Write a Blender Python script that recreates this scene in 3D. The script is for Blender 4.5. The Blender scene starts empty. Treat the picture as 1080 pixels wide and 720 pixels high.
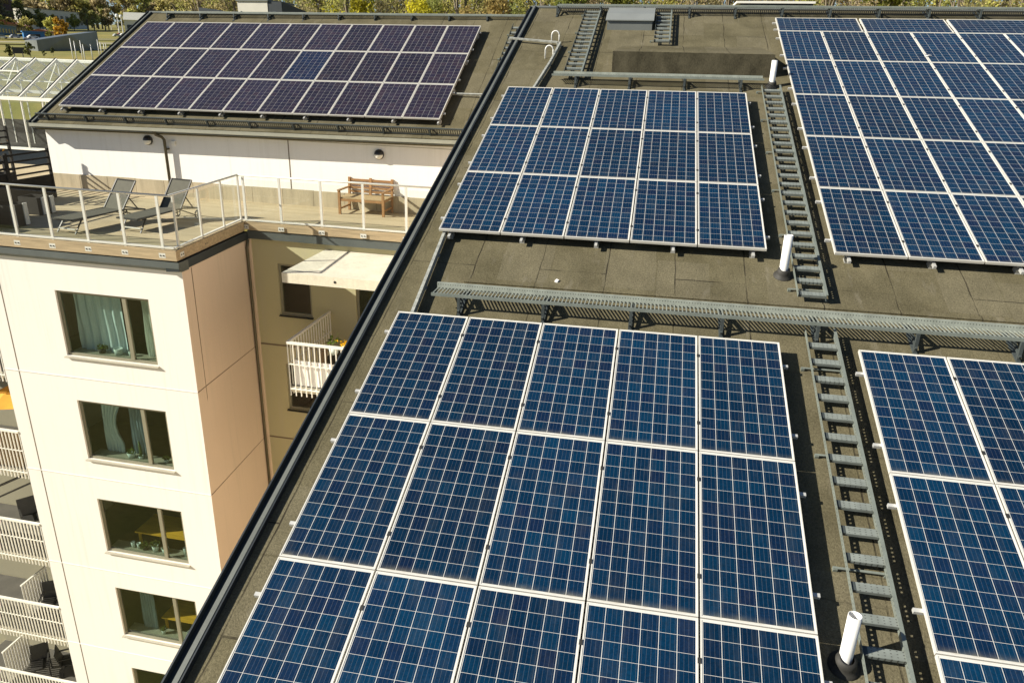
import bpy, math, random
from mathutils import Matrix, Vector
random.seed(7)
SC = bpy.context.scene
COL = SC.collection

# ------------------------------------------------------------------ camera, sky, sun, exposure
CAM = Vector((3.30687, -9.15098, 3.19766))
cd = bpy.data.cameras.new('camera'); cam = bpy.data.objects.new('camera', cd); COL.objects.link(cam)
cam.matrix_world = Matrix(((0.98158899, -0.08573351, 0.17068339, CAM.x),
                           (0.18990606, 0.34231825, -0.92019232, CAM.y),
                           (0.02046328, 0.93566446, 0.35229714, CAM.z), (0, 0, 0, 1)))
cd.sensor_width = 36; cd.lens = 36 * 772.52 / 1080; cd.clip_start = .1; cd.clip_end = 6000
SC.camera = cam
TO_SUN = Vector((-0.783, -0.349, 0.515)).normalized()
w = bpy.data.worlds.new('World'); SC.world = w; w.use_nodes = True
nt = w.node_tree; nt.nodes.clear()
sky = nt.nodes.new('ShaderNodeTexSky'); sky.sky_type = 'NISHITA'; sky.sun_disc = False
sky.air_density = .75; sky.dust_density = .4; sky.ozone_density = 2.0
sky.sun_elevation = math.asin(TO_SUN.z); sky.sun_rotation = math.atan2(TO_SUN.x, TO_SUN.y)
bg = nt.nodes.new('ShaderNodeBackground'); bg.inputs['Strength'].default_value = 0.05
wo = nt.nodes.new('ShaderNodeOutputWorld')
nt.links.new(sky.outputs[0], bg.inputs['Color']); nt.links.new(bg.outputs[0], wo.inputs['Surface'])
sd = bpy.data.lights.new('sun', 'SUN'); sun = bpy.data.objects.new('sun', sd); COL.objects.link(sun)
sd.energy = 5.0; sd.angle = math.radians(.5); sd.color = (1.0, .935, .80)
sun.rotation_euler = TO_SUN.to_track_quat('Z', 'Y').to_euler(); sun.location = (-30, -15, 30)
SC.view_settings.view_transform = 'Standard'; SC.view_settings.look = 'None'
SC.view_settings.exposure = 0.82; SC.view_settings.gamma = 1; SC.view_settings.use_curve_mapping = False

# ------------------------------------------------------------------ frames
def frame(cx, cy, cz, o):
    return Matrix(((cx[0], cy[0], cz[0], o[0]), (cx[1], cy[1], cz[1], o[1]), (cx[2], cy[2], cz[2], o[2]), (0, 0, 0, 1)))
H = .2
cN, sN = 0.93847420, 0.34534935
FN = frame((1, 0, 0), (0, cN, sN), (0, -sN, cN), (0, H * sN, -H * cN))          # near roof surface: u, v, w
E0 = Vector((-13.205055, 13.948401, 4.279961)); aE = 0.4992395; yE = -0.00856338
EX = Vector((math.cos(yE), math.sin(yE), 0)); EY = Vector((-math.sin(yE), math.cos(yE), 0)); EZ = Vector((0, 0, 1))
ESL = EY * math.cos(aE) + EZ * math.sin(aE); EN = -EY * math.sin(aE) + EZ * math.cos(aE)
FE = frame(EX, ESL, EN, E0 - H * EN)                                              # white building's roof surface
FD = frame((0.99988522, -0.00856261, -0.01249902), (0.00856328, 0.99996333, 0), (0.01249857, -0.00010703, 0.99992188),
           (-13.205055, 13.948401, -0.402539))                                    # roof terrace floor: a, b, c
FW = Matrix.Identity(4)
def T(x, y, z): return Matrix.Translation((x, y, z))
def roofpt(u, v, w=0): return FN @ Vector((u, v, w))

# ------------------------------------------------------------------ mesh builder
class MB:
    def __init__(s): s.v = []; s.f = []; s.c = []; s.sm = False
    def quad(s, *p):
        n = len(s.v); s.v += [tuple(q) for q in p]; s.f.append(tuple(range(n, n + len(p)))); return s
    def box(s, x0, y0, z0, x1, y1, z1):
        n = len(s.v)
        s.v += [(x0, y0, z0), (x1, y0, z0), (x1, y1, z0), (x0, y1, z0), (x0, y0, z1), (x1, y0, z1), (x1, y1, z1), (x0, y1, z1)]
        for f in ((3, 2, 1, 0), (4, 5, 6, 7), (0, 1, 5, 4), (1, 2, 6, 5), (2, 3, 7, 6), (3, 0, 4, 7)): s.f.append(tuple(n + i for i in f))
        return s
    def bar(s, p, q, wd, ht, up=(0, 0, 1)):
        p = Vector(p); q = Vector(q); d = (q - p).normalized(); up = Vector(up)
        if abs(d.dot(up)) > .98: up = Vector((0, 1, 0))
        sx = d.cross(up).normalized() * wd / 2; sy = sx.cross(d).normalized() * ht / 2; n = len(s.v)
        for c in (p, q):
            for a, b in ((-1, -1), (1, -1), (1, 1), (-1, 1)): s.v.append(tuple(c + sx * a + sy * b))
        for f in ((3, 2, 1, 0), (4, 5, 6, 7), (0, 1, 5, 4), (1, 2, 6, 5), (2, 3, 7, 6), (3, 0, 4, 7)): s.f.append(tuple(n + i for i in f))
        return s
    def tube(s, pts, r, n=8, cap=True):
        pts = [Vector(p) for p in pts]; rs = r if isinstance(r, (list, tuple)) else [r] * len(pts); b0 = len(s.v)
        for i, p in enumerate(pts):
            d = (pts[min(i + 1, len(pts) - 1)] - pts[max(i - 1, 0)]).normalized()
            a = d.cross(Vector((0, 0, 1)) if abs(d.z) < .95 else Vector((0, 1, 0))).normalized(); b = d.cross(a)
            for k in range(n):
                t = 2 * math.pi * k / n; s.v.append(tuple(p + (a * math.cos(t) + b * math.sin(t)) * rs[i]))
        for i in range(len(pts) - 1):
            for k in range(n):
                k2 = (k + 1) % n; s.f.append((b0 + i * n + k, b0 + i * n + k2, b0 + (i + 1) * n + k2, b0 + (i + 1) * n + k))
        if cap:
            s.f.append(tuple(b0 + k for k in range(n))[::-1]); s.f.append(tuple(b0 + (len(pts) - 1) * n + k for k in range(n)))
        return s
    def prism(s, base, off):
        off = Vector(off); n = len(s.v); m = len(base)
        s.v += [tuple(p) for p in base] + [tuple(Vector(p) + off) for p in base]
        s.f.append(tuple(range(n, n + m))[::-1]); s.f.append(tuple(range(n + m, n + 2 * m)))
        for i in range(m): j = (i + 1) % m; s.f.append((n + i, n + j, n + m + j, n + m + i))
        return s
    def lathe(s, prof, n=16, at=(0, 0, 0)):
        b0 = len(s.v)
        for r, z in prof:
            for k in range(n):
                t = 2 * math.pi * k / n; s.v.append((at[0] + r * math.cos(t), at[1] + r * math.sin(t), at[2] + z))
        for i in range(len(prof) - 1):
            for k in range(n):
                k2 = (k + 1) % n; s.f.append((b0 + i * n + k, b0 + i * n + k2, b0 + (i + 1) * n + k2, b0 + (i + 1) * n + k))
        return s
    def leaf(s, c, sz, col, flat=1.0):
        d = Vector((random.gauss(0, 1), random.gauss(0, 1), random.gauss(0, 1) * flat)); d.normalize()
        a = d.orthogonal().normalized(); b = d.cross(a); t = random.random() * 6.28
        a, b = a * math.cos(t) + b * math.sin(t), b * math.cos(t) - a * math.sin(t)
        a *= sz * random.uniform(.6, 1.1); b *= sz * random.uniform(.4, .8); c = Vector(c)
        s.quad(c - a, c - b * .8, c + a, c + b); s.c.append((len(s.f) - 1, col)); return s
    def mesh(s, name, smooth=False):
        me = bpy.data.meshes.new(name); me.from_pydata(s.v, [], s.f); me.update()
        if s.c:
            ca = me.color_attributes.new('tint', 'FLOAT_COLOR', 'CORNER'); cm = dict(s.c)
            for p in me.polygons:
                c = cm.get(p.index, (.08, .06, .04))
                for li in p.loop_indices: ca.data[li].color = (*c, 1)
        if smooth:
            for p in me.polygons: p.use_smooth = len(p.vertices) == 4
        return me

WM = {}
def setp(o, **k):
    for a, b in k.items():
        if b: o[a] = b
def thing(name, label, cat, F=FW, loc=(0, 0, 0), group=None, rot=0.0):
    o = bpy.data.objects.new(name, None); COL.objects.link(o); o.empty_display_size = .1
    m = F @ T(*loc) @ Matrix.Rotation(rot, 4, 'Z'); o.matrix_world = m; WM[o.name] = m
    setp(o, label=label, category=cat, group=group); return o
def part(parent, name, mb, mat, F=None, smooth=False, label=None, kind=None):
    o = bpy.data.objects.new(name, mb.mesh(name, smooth) if isinstance(mb, MB) else mb); COL.objects.link(o)
    if not o.data.materials: o.data.materials.append(mat)
    o.parent = parent
    m = (WM[parent.name].inverted() @ F) if F is not None else Matrix.Identity(4)
    o.matrix_local = m; WM[o.name] = WM[parent.name] @ m
    setp(o, label=label, kind=kind); return o
def solid(name, mb, mat, label, cat, F=FW, loc=(0, 0, 0), group=None, kind=None, smooth=False, rot=0.0):
    o = bpy.data.objects.new(name, mb.mesh(name, smooth) if isinstance(mb, MB) else mb); COL.objects.link(o)
    if not o.data.materials: o.data.materials.append(mat)
    m = F @ T(*loc) @ Matrix.Rotation(rot, 4, 'Z'); o.matrix_world = m; WM[o.name] = m
    setp(o, label=label, category=cat, group=group, kind=kind); return o
def copy_tree(o, parent=None, M=None, label=None, group=None):
    c = o.copy(); COL.objects.link(c)
    if parent: c.parent = parent; c.matrix_local = o.matrix_local
    if M is not None: c.matrix_world = M; WM[c.name] = M
    if label: c['label'] = label
    if group: c['group'] = group
    for ch in [x for x in KIDS.get(o.name, [])]:
        copy_tree(ch, c)
    return c
KIDS = {}
def kids(o):
    KIDS[o.name] = [c for c in COL.objects if c.parent == o]
    for c in KIDS[o.name]: kids(c)
ORD = ['first', 'second', 'third', 'fourth', 'fifth', 'sixth', 'seventh', 'eighth', 'ninth', 'tenth', 'eleventh', 'twelfth', 'thirteenth', 'fourteenth', 'fifteenth', 'sixteenth', 'seventeenth']

# ------------------------------------------------------------------ materials
class N:
    def __init__(s, m): s.t = m.node_tree; s.b = s.t.nodes['Principled BSDF']; s.out = s.t.nodes['Material Output']
    def n(s, typ, **k):
        x = s.t.nodes.new(typ)
        for a, b in k.items(): setattr(x, a, b)
        return x
    def l(s, a, b): s.t.links.new(a, b)
    def val(s, x, inp):
        if hasattr(x, 'links') or hasattr(x, 'is_linked'): s.l(x, inp)
        else: inp.default_value = x
    def m(s, op, a, b=0.0, c=None):
        x = s.n('ShaderNodeMath', operation=op); s.val(a, x.inputs[0]); s.val(b, x.inputs[1])
        if c is not None: s.val(c, x.inputs[2])
        return x.outputs[0]
    def mix(s, fac, a, b, blend='MIX'):
        x = s.n('ShaderNodeMix', data_type='RGBA', blend_type=blend)
        s.val(fac, x.inputs[0])
        for v, i in ((a, 6), (b, 7)):
            if isinstance(v, tuple): x.inputs[i].default_value = (*v, 1)
            else: s.l(v, x.inputs[i])
        return x.outputs[2]
    def obj(s):
        return s.n('ShaderNodeTexCoord').outputs['Object']
    def noise(s, vec, scale, detail=3, rough=.55):
        x = s.n('ShaderNodeTexNoise'); x.inputs['Scale'].default_value = scale; x.inputs['Detail'].default_value = detail; x.inputs['Roughness'].default_value = rough
        s.l(vec, x.inputs['Vector']); return x.outputs['Fac']
    def ramp(s, fac, *st):
        x = s.n('ShaderNodeMapRange'); s.l(fac, x.inputs[0]); x.inputs[1].default_value = st[0]; x.inputs[2].default_value = st[1]; x.inputs[3].default_value = st[2]; x.inputs[4].default_value = st[3]
        return x.outputs[0]
    def bump(s, h, st, dist=.01):
        x = s.n('ShaderNodeBump'); x.inputs['Strength'].default_value = st; x.inputs['Distance'].default_value = dist; s.l(h, x.inputs['Height']); s.l(x.outputs[0], s.b.inputs['Normal'])
def newmat(name, col=(.5, .5, .5), rough=.6, metal=0.0, spec=.5):
    m = bpy.data.materials.new(name); m.use_nodes = True; b = m.node_tree.nodes['Principled BSDF']
    b.inputs['Base Color'].default_value = (*col, 1); b.inputs['Roughness'].default_value = rough; b.inputs['Metallic'].default_value = metal
    b.inputs['Specular IOR Level'].default_value = spec
    return m
def worn(name, col, rough=.6, metal=0.0, amt=.25, scale=4.0, fine=60.0, bump=0.0, spec=.5, stretch=(1, 1, 1)):
    m = newmat(name, col, rough, metal, spec); k = N(m); o = k.obj()
    mp = k.n('ShaderNodeMapping'); mp.inputs['Scale'].default_value = stretch; k.l(o, mp.inputs['Vector']); v = mp.outputs[0]
    f = k.m('ADD', k.m('MULTIPLY', k.noise(v, scale, 5), .65), k.m('MULTIPLY', k.noise(v, fine, 2), .35))
    d = tuple(c * (1 - amt) for c in col); u = tuple(min(1, c * (1 + amt * .6)) for c in col)
    k.l(k.mix(k.ramp(f, .32, .68, 0, 1), d, u), k.b.inputs['Base Color'])
    if bump: k.bump(k.noise(v, fine, 3), bump, .01)
    return m

def felt_mat():
    m = newmat('roofing_felt', rough=.95, spec=.08); k = N(m); o = k.obj()
    dn = k.n('ShaderNodeTexNoise'); dn.inputs['Scale'].default_value = 1.3; dn.inputs['Detail'].default_value = 3; k.l(o, dn.inputs['Vector'])
    va = k.n('ShaderNodeVectorMath', operation='SCALE'); k.l(dn.outputs['Color'], va.inputs[0]); va.inputs['Scale'].default_value = .07
    ad = k.n('ShaderNodeVectorMath', operation='ADD'); k.l(o, ad.inputs[0]); k.l(va.outputs[0], ad.inputs[1])
    sp = k.n('ShaderNodeSeparateXYZ'); k.l(ad.outputs[0], sp.inputs[0])
    def sheets(bw, rh, off, sq, mort, sx, sy):
        cb = k.n('ShaderNodeCombineXYZ'); k.l(k.m('ADD', sp.outputs['Y'], sx), cb.inputs['X']); k.l(k.m('ADD', sp.outputs['X'], sy), cb.inputs['Y'])
        br = k.n('ShaderNodeTexBrick'); k.l(cb.outputs[0], br.inputs['Vector']); br.offset = off; br.offset_frequency = 2; br.squash = sq; br.squash_frequency = 3
        br.inputs['Scale'].default_value = 1; br.inputs['Brick Width'].default_value = bw; br.inputs['Row Height'].default_value = rh
        br.inputs['Mortar Size'].default_value = mort; br.inputs['Mortar Smooth'].default_value = .4; br.inputs['Bias'].default_value = 0
        br.inputs['Color1'].default_value = (0, 0, 0, 1); br.inputs['Color2'].default_value = (1, 1, 1, 1); br.inputs['Mortar'].default_value = (.5, .5, .5, 1)
        s_ = k.n('ShaderNodeSeparateColor'); k.l(br.outputs['Color'], s_.inputs[0]); return s_.outputs[0], br.outputs['Fac']
    t1, m1 = sheets(3.1, 1.0, .41, 1, .011, .3, .22)
    t2, m2 = sheets(1.27, .78, .63, .7, .009, .55, .4)
    pick = k.m('GREATER_THAN', t2, .66)
    grime = k.ramp(k.noise(o, 1.7, 4), .40, .62, .15, 1)
    seam = k.m('MAXIMUM', k.m('MULTIPLY', m1, grime), k.m('MULTIPLY', k.m('MULTIPLY', m2, k.ramp(t2, .5, .75, 0, 1)), k.ramp(k.noise(o, .9, 3), .42, .6, 0, 1)))
    base = k.mix(k.ramp(k.noise(o, 1.1, 6, .65), .35, .68, 0, 1), (.092, .081, .047), (.150, .132, .081))
    base = k.mix(k.m('MULTIPLY', pick, .26), base, (.185, .165, .115))
    base = k.mix(k.m('MULTIPLY', t1, .22), base, (.085, .076, .052))
    gran = k.m('MULTIPLY', k.ramp(k.noise(o, 38, 3, .8), .28, .72, .62, 1.38), k.ramp(k.noise(o, 120, 2, .7), .3, .7, .75, 1.25))
    gm = k.n('ShaderNodeMix', data_type='RGBA', blend_type='MULTIPLY'); gm.inputs[0].default_value = 1; k.l(base, gm.inputs[6]); k.l(gran, gm.inputs[7])
    mp = k.n('ShaderNodeMapping'); mp.inputs['Scale'].default_value = (3.0, .7, 1); k.l(o, mp.inputs['Vector'])
    st = k.mix(k.ramp(k.noise(mp.outputs[0], 1.9, 5, .65), .58, .76, 0, .5), gm.outputs[2], (.215, .195, .150))
    st = k.mix(k.ramp(k.noise(o, 5.3, 5, .7), .62, .74, 0, .55), st, (.06, .052, .036))
    k.l(k.mix(k.m('MULTIPLY', seam, .88), st, (.030, .026, .019)), k.b.inputs['Base Color'])
    hh = k.m('SUBTRACT', k.m('ADD', k.m('MULTIPLY', k.noise(o, 60, 2), .5), k.m('MULTIPLY', k.noise(o, 2.2, 3), 2.6)), k.m('MULTIPLY', seam, 1.0))
    k.bump(hh, .8, .014)
    return m

def panel_mat(name, nx, ny, W, L, dark, mid, tint, lc=(.62, .61, .57)):
    m = newmat(name, rough=.2, spec=.5); k = N(m); o = k.obj()
    sp = k.n('ShaderNodeSeparateXYZ'); k.l(o, sp.inputs[0]); P = .1583
    X = k.m('DIVIDE', k.m('ADD', sp.outputs['X'], nx * P / 2), P); Y = k.m('DIVIDE', k.m('ADD', sp.outputs['Y'], ny * P / 2), P)
    fx = k.m('FRACT', X); fy = k.m('FRACT', Y)
    g = .0155
    ex = k.m('LESS_THAN', k.m('SUBTRACT', .5, k.m('ABSOLUTE', k.m('SUBTRACT', fx, .5))), g)
    ey = k.m('LESS_THAN', k.m('SUBTRACT', .5, k.m('ABSOLUTE', k.m('SUBTRACT', fy, .5))), g * .62)
    ox = k.m('GREATER_THAN', k.m('ABSOLUTE', sp.outputs['X']), nx * P / 2 - .001); oy = k.m('GREATER_THAN', k.m('ABSOLUTE', sp.outputs['Y']), ny * P / 2 - .001)
    line = k.m('MAXIMUM', k.m('MAXIMUM', ex, ey), k.m('MAXIMUM', ox, oy))
    bus = k.m('LESS_THAN', k.m('ABSOLUTE', k.m('SUBTRACT', k.m('FRACT', k.m('MULTIPLY', fx, 4)), .5)), .034)
    oi = k.n('ShaderNodeObjectInfo')
    cv = k.n('ShaderNodeCombineXYZ'); k.l(k.m('FLOOR', X), cv.inputs[0]); k.l(k.m('FLOOR', Y), cv.inputs[1]); k.l(k.m('MULTIPLY', oi.outputs['Random'], 517.3), cv.inputs[2])
    wn = k.n('ShaderNodeTexWhiteNoise', noise_dimensions='3D'); k.l(cv.outputs[0], wn.inputs['Vector'])
    sc = k.n('ShaderNodeSeparateColor'); k.l(wn.outputs['Color'], sc.inputs[0])
    c = k.mix(k.ramp(sc.outputs[0], 0, 1, .0, 1.0), dark, mid)
    c = k.mix(k.m('MULTIPLY', k.m('POWER', sc.outputs[1], 3.0), .6), c, tint)
    # crystal grain of the cells, shifted per panel
    ov = k.n('ShaderNodeCombineXYZ'); k.l(k.m('MULTIPLY', oi.outputs['Random'], 91.7), ov.inputs[0]); k.l(k.m('MULTIPLY', oi.outputs['Random'], 37.1), ov.inputs[2])
    vv = k.n('ShaderNodeVectorMath', operation='ADD'); k.l(o, vv.inputs[0]); k.l(ov.outputs[0], vv.inputs[1])
    vo = k.n('ShaderNodeTexVoronoi'); vo.inputs['Scale'].default_value = 75; k.l(vv.outputs[0], vo.inputs['Vector'])
    s2 = k.n('ShaderNodeSeparateColor'); k.l(vo.outputs['Color'], s2.inputs[0])
    gm = k.n('ShaderNodeMix', data_type='RGBA', blend_type='MULTIPLY'); gm.inputs[0].default_value = 1; k.l(c, gm.inputs[6]); k.l(k.ramp(s2.outputs[0], 0, 1, .82, 1.18), gm.inputs[7])
    pm = k.n('ShaderNodeMix', data_type='RGBA', blend_type='MULTIPLY'); pm.inputs[0].default_value = 1; k.l(gm.outputs[2], pm.inputs[6]); k.l(k.ramp(oi.outputs['Random'], 0, 1, .80, 1.22), pm.inputs[7])
    c = k.mix(k.m('MULTIPLY', bus, .11), pm.outputs[2], (.5, .52, .5))
    c = k.mix(line, c, lc)
    # dust, streaked down the slope
    mp = k.n('ShaderNodeMapping'); mp.inputs['Scale'].default_value = (3.2, .8, 1); k.l(vv.outputs[0], mp.inputs['Vector'])
    c = k.mix(k.ramp(k.noise(mp.outputs[0], 2.5, 5, .6), .50, .8, 0, .05), c, (.34, .30, .22))
    edge = k.ramp(sp.outputs['Y'], -L / 2 + .015, -L / 2 + .10, 1, 0)
    c = k.mix(k.m('MULTIPLY', k.m('MULTIPLY', edge, edge), k.ramp(k.noise(vv.outputs[0], 9, 4), .3, .7, .05, .55)), c, (.30, .27, .19))
    vd = k.n('ShaderNodeTexVoronoi'); vd.inputs['Scale'].default_value = 2.1; k.l(vv.outputs[0], vd.inputs['Vector']); vd.inputs['Randomness'].default_value = 1
    s3 = k.n('ShaderNodeSeparateColor'); k.l(vd.outputs['Color'], s3.inputs[0])
    c = k.mix(k.m('MULTIPLY', k.m('LESS_THAN', k.m('ADD', vd.outputs['Distance'], k.m('MULTIPLY', k.noise(vv.outputs[0], 60, 3), .03)), .028), k.m('GREATER_THAN', s3.outputs[0], .90)), c, (.62, .60, .52))
    k.l(c, k.b.inputs['Base Color'])
    k.l(k.ramp(k.noise(vv.outputs[0], 5, 4), .3, .7, .13, .26), k.b.inputs['Roughness'])
    return m

def glass_mat(name, col=(.95, .97, .96), milky=0.0, ior=1.5, refl=1.0):
    m = bpy.data.materials.new(name); m.use_nodes = True; t = m.node_tree; t.nodes.remove(t.nodes['Principled BSDF']); o = t.nodes['Material Output']
    lw = t.nodes.new('ShaderNodeLayerWeight'); lw.inputs[0].default_value = .5
    pw = t.nodes.new('ShaderNodeMath'); pw.operation = 'POWER'; t.links.new(lw.outputs['Facing'], pw.inputs[0]); pw.inputs[1].default_value = 4.5
    fr = t.nodes.new('ShaderNodeMath'); fr.operation = 'MULTIPLY_ADD'; t.links.new(pw.outputs[0], fr.inputs[0]); fr.inputs[1].default_value = .9; fr.inputs[2].default_value = .035
    a = t.nodes.new('ShaderNodeBsdfTransparent'); a.inputs[0].default_value = (*col, 1)
    g = t.nodes.new('ShaderNodeBsdfGlossy'); g.inputs['Roughness'].default_value = .01; g.inputs['Color'].default_value = (refl, refl, refl, 1)
    mx = t.nodes.new('ShaderNodeMixShader'); t.links.new(fr.outputs[0], mx.inputs[0]); t.links.new(a.outputs[0], mx.inputs[1]); t.links.new(g.outputs[0], mx.inputs[2])
    last = mx.outputs[0]
    if milky:
        d = t.nodes.new('ShaderNodeBsdfDiffuse'); d.inputs[0].default_value = (.8, .82, .78, 1); m2 = t.nodes.new('ShaderNodeMixShader'); m2.inputs[0].default_value = milky
        t.links.new(last, m2.inputs[1]); t.links.new(d.outputs[0], m2.inputs[2]); last = m2.outputs[0]
    t.links.new(last, o.inputs[0]); return m

def leaf_mat(name, transl=.5):
    m = newmat(name, rough=.7, spec=.2); k = N(m)
    at = k.n('ShaderNodeAttribute'); at.attribute_name = 'tint'
    ge = k.n('ShaderNodeNewGeometry')
    gm = k.n('ShaderNodeMix', data_type='RGBA', blend_type='MULTIPLY'); gm.inputs[0].default_value = 1
    k.l(at.outputs['Color'], gm.inputs[6]); k.l(k.ramp(ge.outputs['Random Per Island'], 0, 1, .55, 1.45), gm.inputs[7])
    k.l(gm.outputs[2], k.b.inputs['Base Color'])
    tr = k.n('ShaderNodeBsdfTranslucent'); k.l(gm.outputs[2], tr.inputs[0]); mx = k.n('ShaderNodeMixShader'); mx.inputs[0].default_value = transl
    k.l(k.b.outputs[0], mx.inputs[1]); k.l(tr.outputs[0], mx.inputs[2]); k.l(mx.outputs[0], k.out.inputs[0]); return m

def plank_mat(name, c1, c2, width, axis='Y', gap=(.12, .1, .07), gapw=.05):
    m = newmat(name, rough=.8, spec=.3); k = N(m); o = k.obj(); sp = k.n('ShaderNodeSeparateXYZ'); k.l(o, sp.inputs[0])
    q = k.m('DIVIDE', sp.outputs[axis], width); f = k.m('FRACT', q); wn = k.n('ShaderNodeTexWhiteNoise', noise_dimensions='1D'); k.l(k.m('FLOOR', q), wn.inputs['W'])
    mp = k.n('ShaderNodeMapping'); mp.inputs['Scale'].default_value = (1, 14, 1) if axis == 'Y' else (14, 1, 1); k.l(o, mp.inputs['Vector'])
    fac = k.m('ADD', k.m('MULTIPLY', wn.outputs['Value'], .45), k.m('MULTIPLY', k.noise(mp.outputs[0], 3, 5), .75))
    c = k.mix(k.ramp(fac, .25, .95, 0, 1), c1, c2); c = k.mix(k.ramp(k.noise(o, .9, 4), .5, .75, 0, .5), c, tuple(x * .62 for x in c1))
    c = k.mix(k.m('LESS_THAN', f, gapw), c, gap); k.l(c, k.b.inputs['Base Color']); k.bump(k.noise(mp.outputs[0], 12, 3), .25, .005); return m

def perf_mat(name, col, sx, sy, ax=('X', 'Y'), r=.3, dark=(.03, .035, .035)):
    m = newmat(name, rough=.45, metal=.0, spec=.4); k = N(m); o = k.obj(); sp = k.n('ShaderNodeSeparateXYZ'); k.l(o, sp.inputs[0])
    a = k.m('SUBTRACT', k.m('FRACT', k.m('DIVIDE', sp.outputs[ax[0]], sx)), .5); b = k.m('SUBTRACT', k.m('FRACT', k.m('DIVIDE', sp.outputs[ax[1]], sy)), .5)
    d = k.m('SQRT', k.m('ADD', k.m('MULTIPLY', a, a), k.m('MULTIPLY', b, b)))
    c = k.mix(k.ramp(k.noise(o, 9, 4), .3, .7, 0, 1), tuple(x * .8 for x in col), tuple(x * 1.12 for x in col))
    k.l(k.mix(k.m('LESS_THAN', d, r), c, dark), k.b.inputs['Base Color']); return m

FELT = felt_mat()
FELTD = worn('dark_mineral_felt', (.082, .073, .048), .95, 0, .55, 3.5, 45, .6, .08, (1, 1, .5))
PAN = panel_mat('solar_cells_blue', 6, 12, .992, 1.95, (.0012, .0150, .041), (.0016, .0255, .063), (.006, .012, .042))
PANE = panel_mat('solar_cells_violet', 6, 10, .992, 1.65, (.0125, .0105, .022), (.0185, .0150, .031), (.033, .018, .027), (.34, .33, .31))
PANEB = panel_mat('solar_cells_small_blue', 6, 10, .992, 1.65, (.0050, .009, .027), (.0080, .015, .042), (.016, .014, .034), (.36, .35, .33))
ALU = worn('anodised_aluminium', (.70, .68, .62), .42, .15, .1, 3, 40)
RAILM = worn('raw_aluminium', (.56, .56, .54), .4, .3, .15, 5, 60)
GALV = worn('galvanised_steel', (.20, .225, .20), .5, .15, .25, 6, 70)
GRATE = worn('light_galvanised_steel', (.30, .325, .285), .5, .15, .25, 6, 70)
GALVD = worn('dark_galvanised_steel', (.06, .072, .072), .55, .15, .3, 6, 70)
PERF = perf_mat('perforated_steel', (.20, .222, .205), .052, .0275, r=.15, dark=(.06, .065, .06))
PERFZ = perf_mat('perforated_plate', (.30, .325, .285), .036, .075, ('X', 'Z'), .13)
TRIM = worn('dark_coated_metal', (.028, .036, .042), .5, .1, .25, 2, 50)
TRIMG = worn('grey_coated_metal', (.145, .155, .14), .5, .1, .2, 2, 50)
COWLM = worn('grey_sheet_metal', (.15, .16, .15), .4, .1, .12, 2, 40)
PVC = worn('white_plastic_pipe', (.80, .79, .76), .35, 0, .06, 5, 40)
RUBBER = worn('black_rubber', (.030, .028, .024), .7, 0, .3, 10, 60)
WHITE = worn('white_render', (.86, .845, .80), .85, 0, .035, .5, 25, .06)
WHITED = worn('white_facade_panel', (.775, .748, .69), .8, 0, .03, .35, 30)
TAN = worn('tan_facade_panel', (.61, .495, .385), .8, 0, .06, .4, 30)
OLIVE = worn('yellow_ochre_render', (.44, .405, .24), .85, 0, .06, .5, 30)
JOINT = newmat('dark_joint', (.16, .12, .08), .8)
CONC = worn('board_marked_concrete', (.45, .385, .265), .85, 0, .22, 1.2, 20, .1, .3, (6, 1, .8))
SLABC = worn('pale_concrete', (.66, .62, .50), .85, 0, .2, 1.6, 20, .08)
DECK = plank_mat('terrace_boards', (.40, .325, .20), (.51, .43, .28), .14)
WOOD = worn('weathered_timber', (.41, .32, .195), .8, 0, .4, 2.2, 30, .1, .3, (.6, 6, 9))
BENCHW = worn('oiled_teak', (.34, .185, .075), .55, 0, .35, 4, 40, .1, .4, (2, 8, 8))
RAILW = worn('pale_railing_metal', (.66, .66, .60), .4, .15, .08, 4, 40)
WHITEM = worn('white_painted_steel', (.80, .78, .70), .5, 0, .06, 4, 40)
BRONZE = worn('dark_bronze_metal', (.085, .075, .045), .45, .2, .2, 4, 40)
WFRAME = worn('olive_window_frame', (.25, .235, .165), .5, .1, .12, 4, 40)
SILL = worn('pale_sill_metal', (.43, .40, .32), .45, .1, .1, 4, 40)
GLASS = glass_mat('window_glass', (.80, .86, .82))
CLEAR = glass_mat('clear_glass', (.96, .98, .97))
GHGLASS = glass_mat('greenhouse_glass', (.93, .96, .93), .085)
CURT = worn('sheer_curtain', (.62, .72, .75), .9, 0, .2, 6, 40, 0, .3, (10, 10, .3))
CURTW = worn('white_curtain', (.78, .80, .72), .9, 0, .2, 6, 40, 0, .3, (10, 10, .3))
CURTB = worn('blue_curtain', (.26, .34, .40), .9, 0, .3, 6, 40, 0, .3, (10, 10, .3))
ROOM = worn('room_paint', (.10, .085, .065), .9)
TABLE = worn('orange_pine', (.85, .45, .04), .6, 0, .25, 2, 30, 0, .4, (1, 8, 1))
ORANGE = worn('orange_canvas', (.72, .33, .03), .85, 0, .15, 3, 40)
TEXT = worn('grey_sling_fabric', (.088, .085, .062), .85, 0, .15, 8, 90)
DARKM = worn('charcoal_metal', (.035, .034, .030), .5, .1, .3, 6, 50)
DARKW = worn('black_stained_wood', (.022, .02, .016), .75, 0, .4, 4, 40, .1, .3, (1, 1, 9))
CERA = worn('pale_ceramic', (.62, .70, .66), .35, 0, .06)
PINKC = worn('dusky_ceramic', (.42, .17, .13), .4, 0, .1)
CAST = worn('dark_plastic', (.03, .03, .03), .4)
LEAF = leaf_mat('leaves'); BARK = worn('bark', (.20, .165, .115), .9, 0, .3, 5, 30)
CLOTH = worn('white_striped_cloth', (.82, .80, .78), .9, 0, .2, 9, 40, 0, .2, (3, 1, .2))
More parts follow.
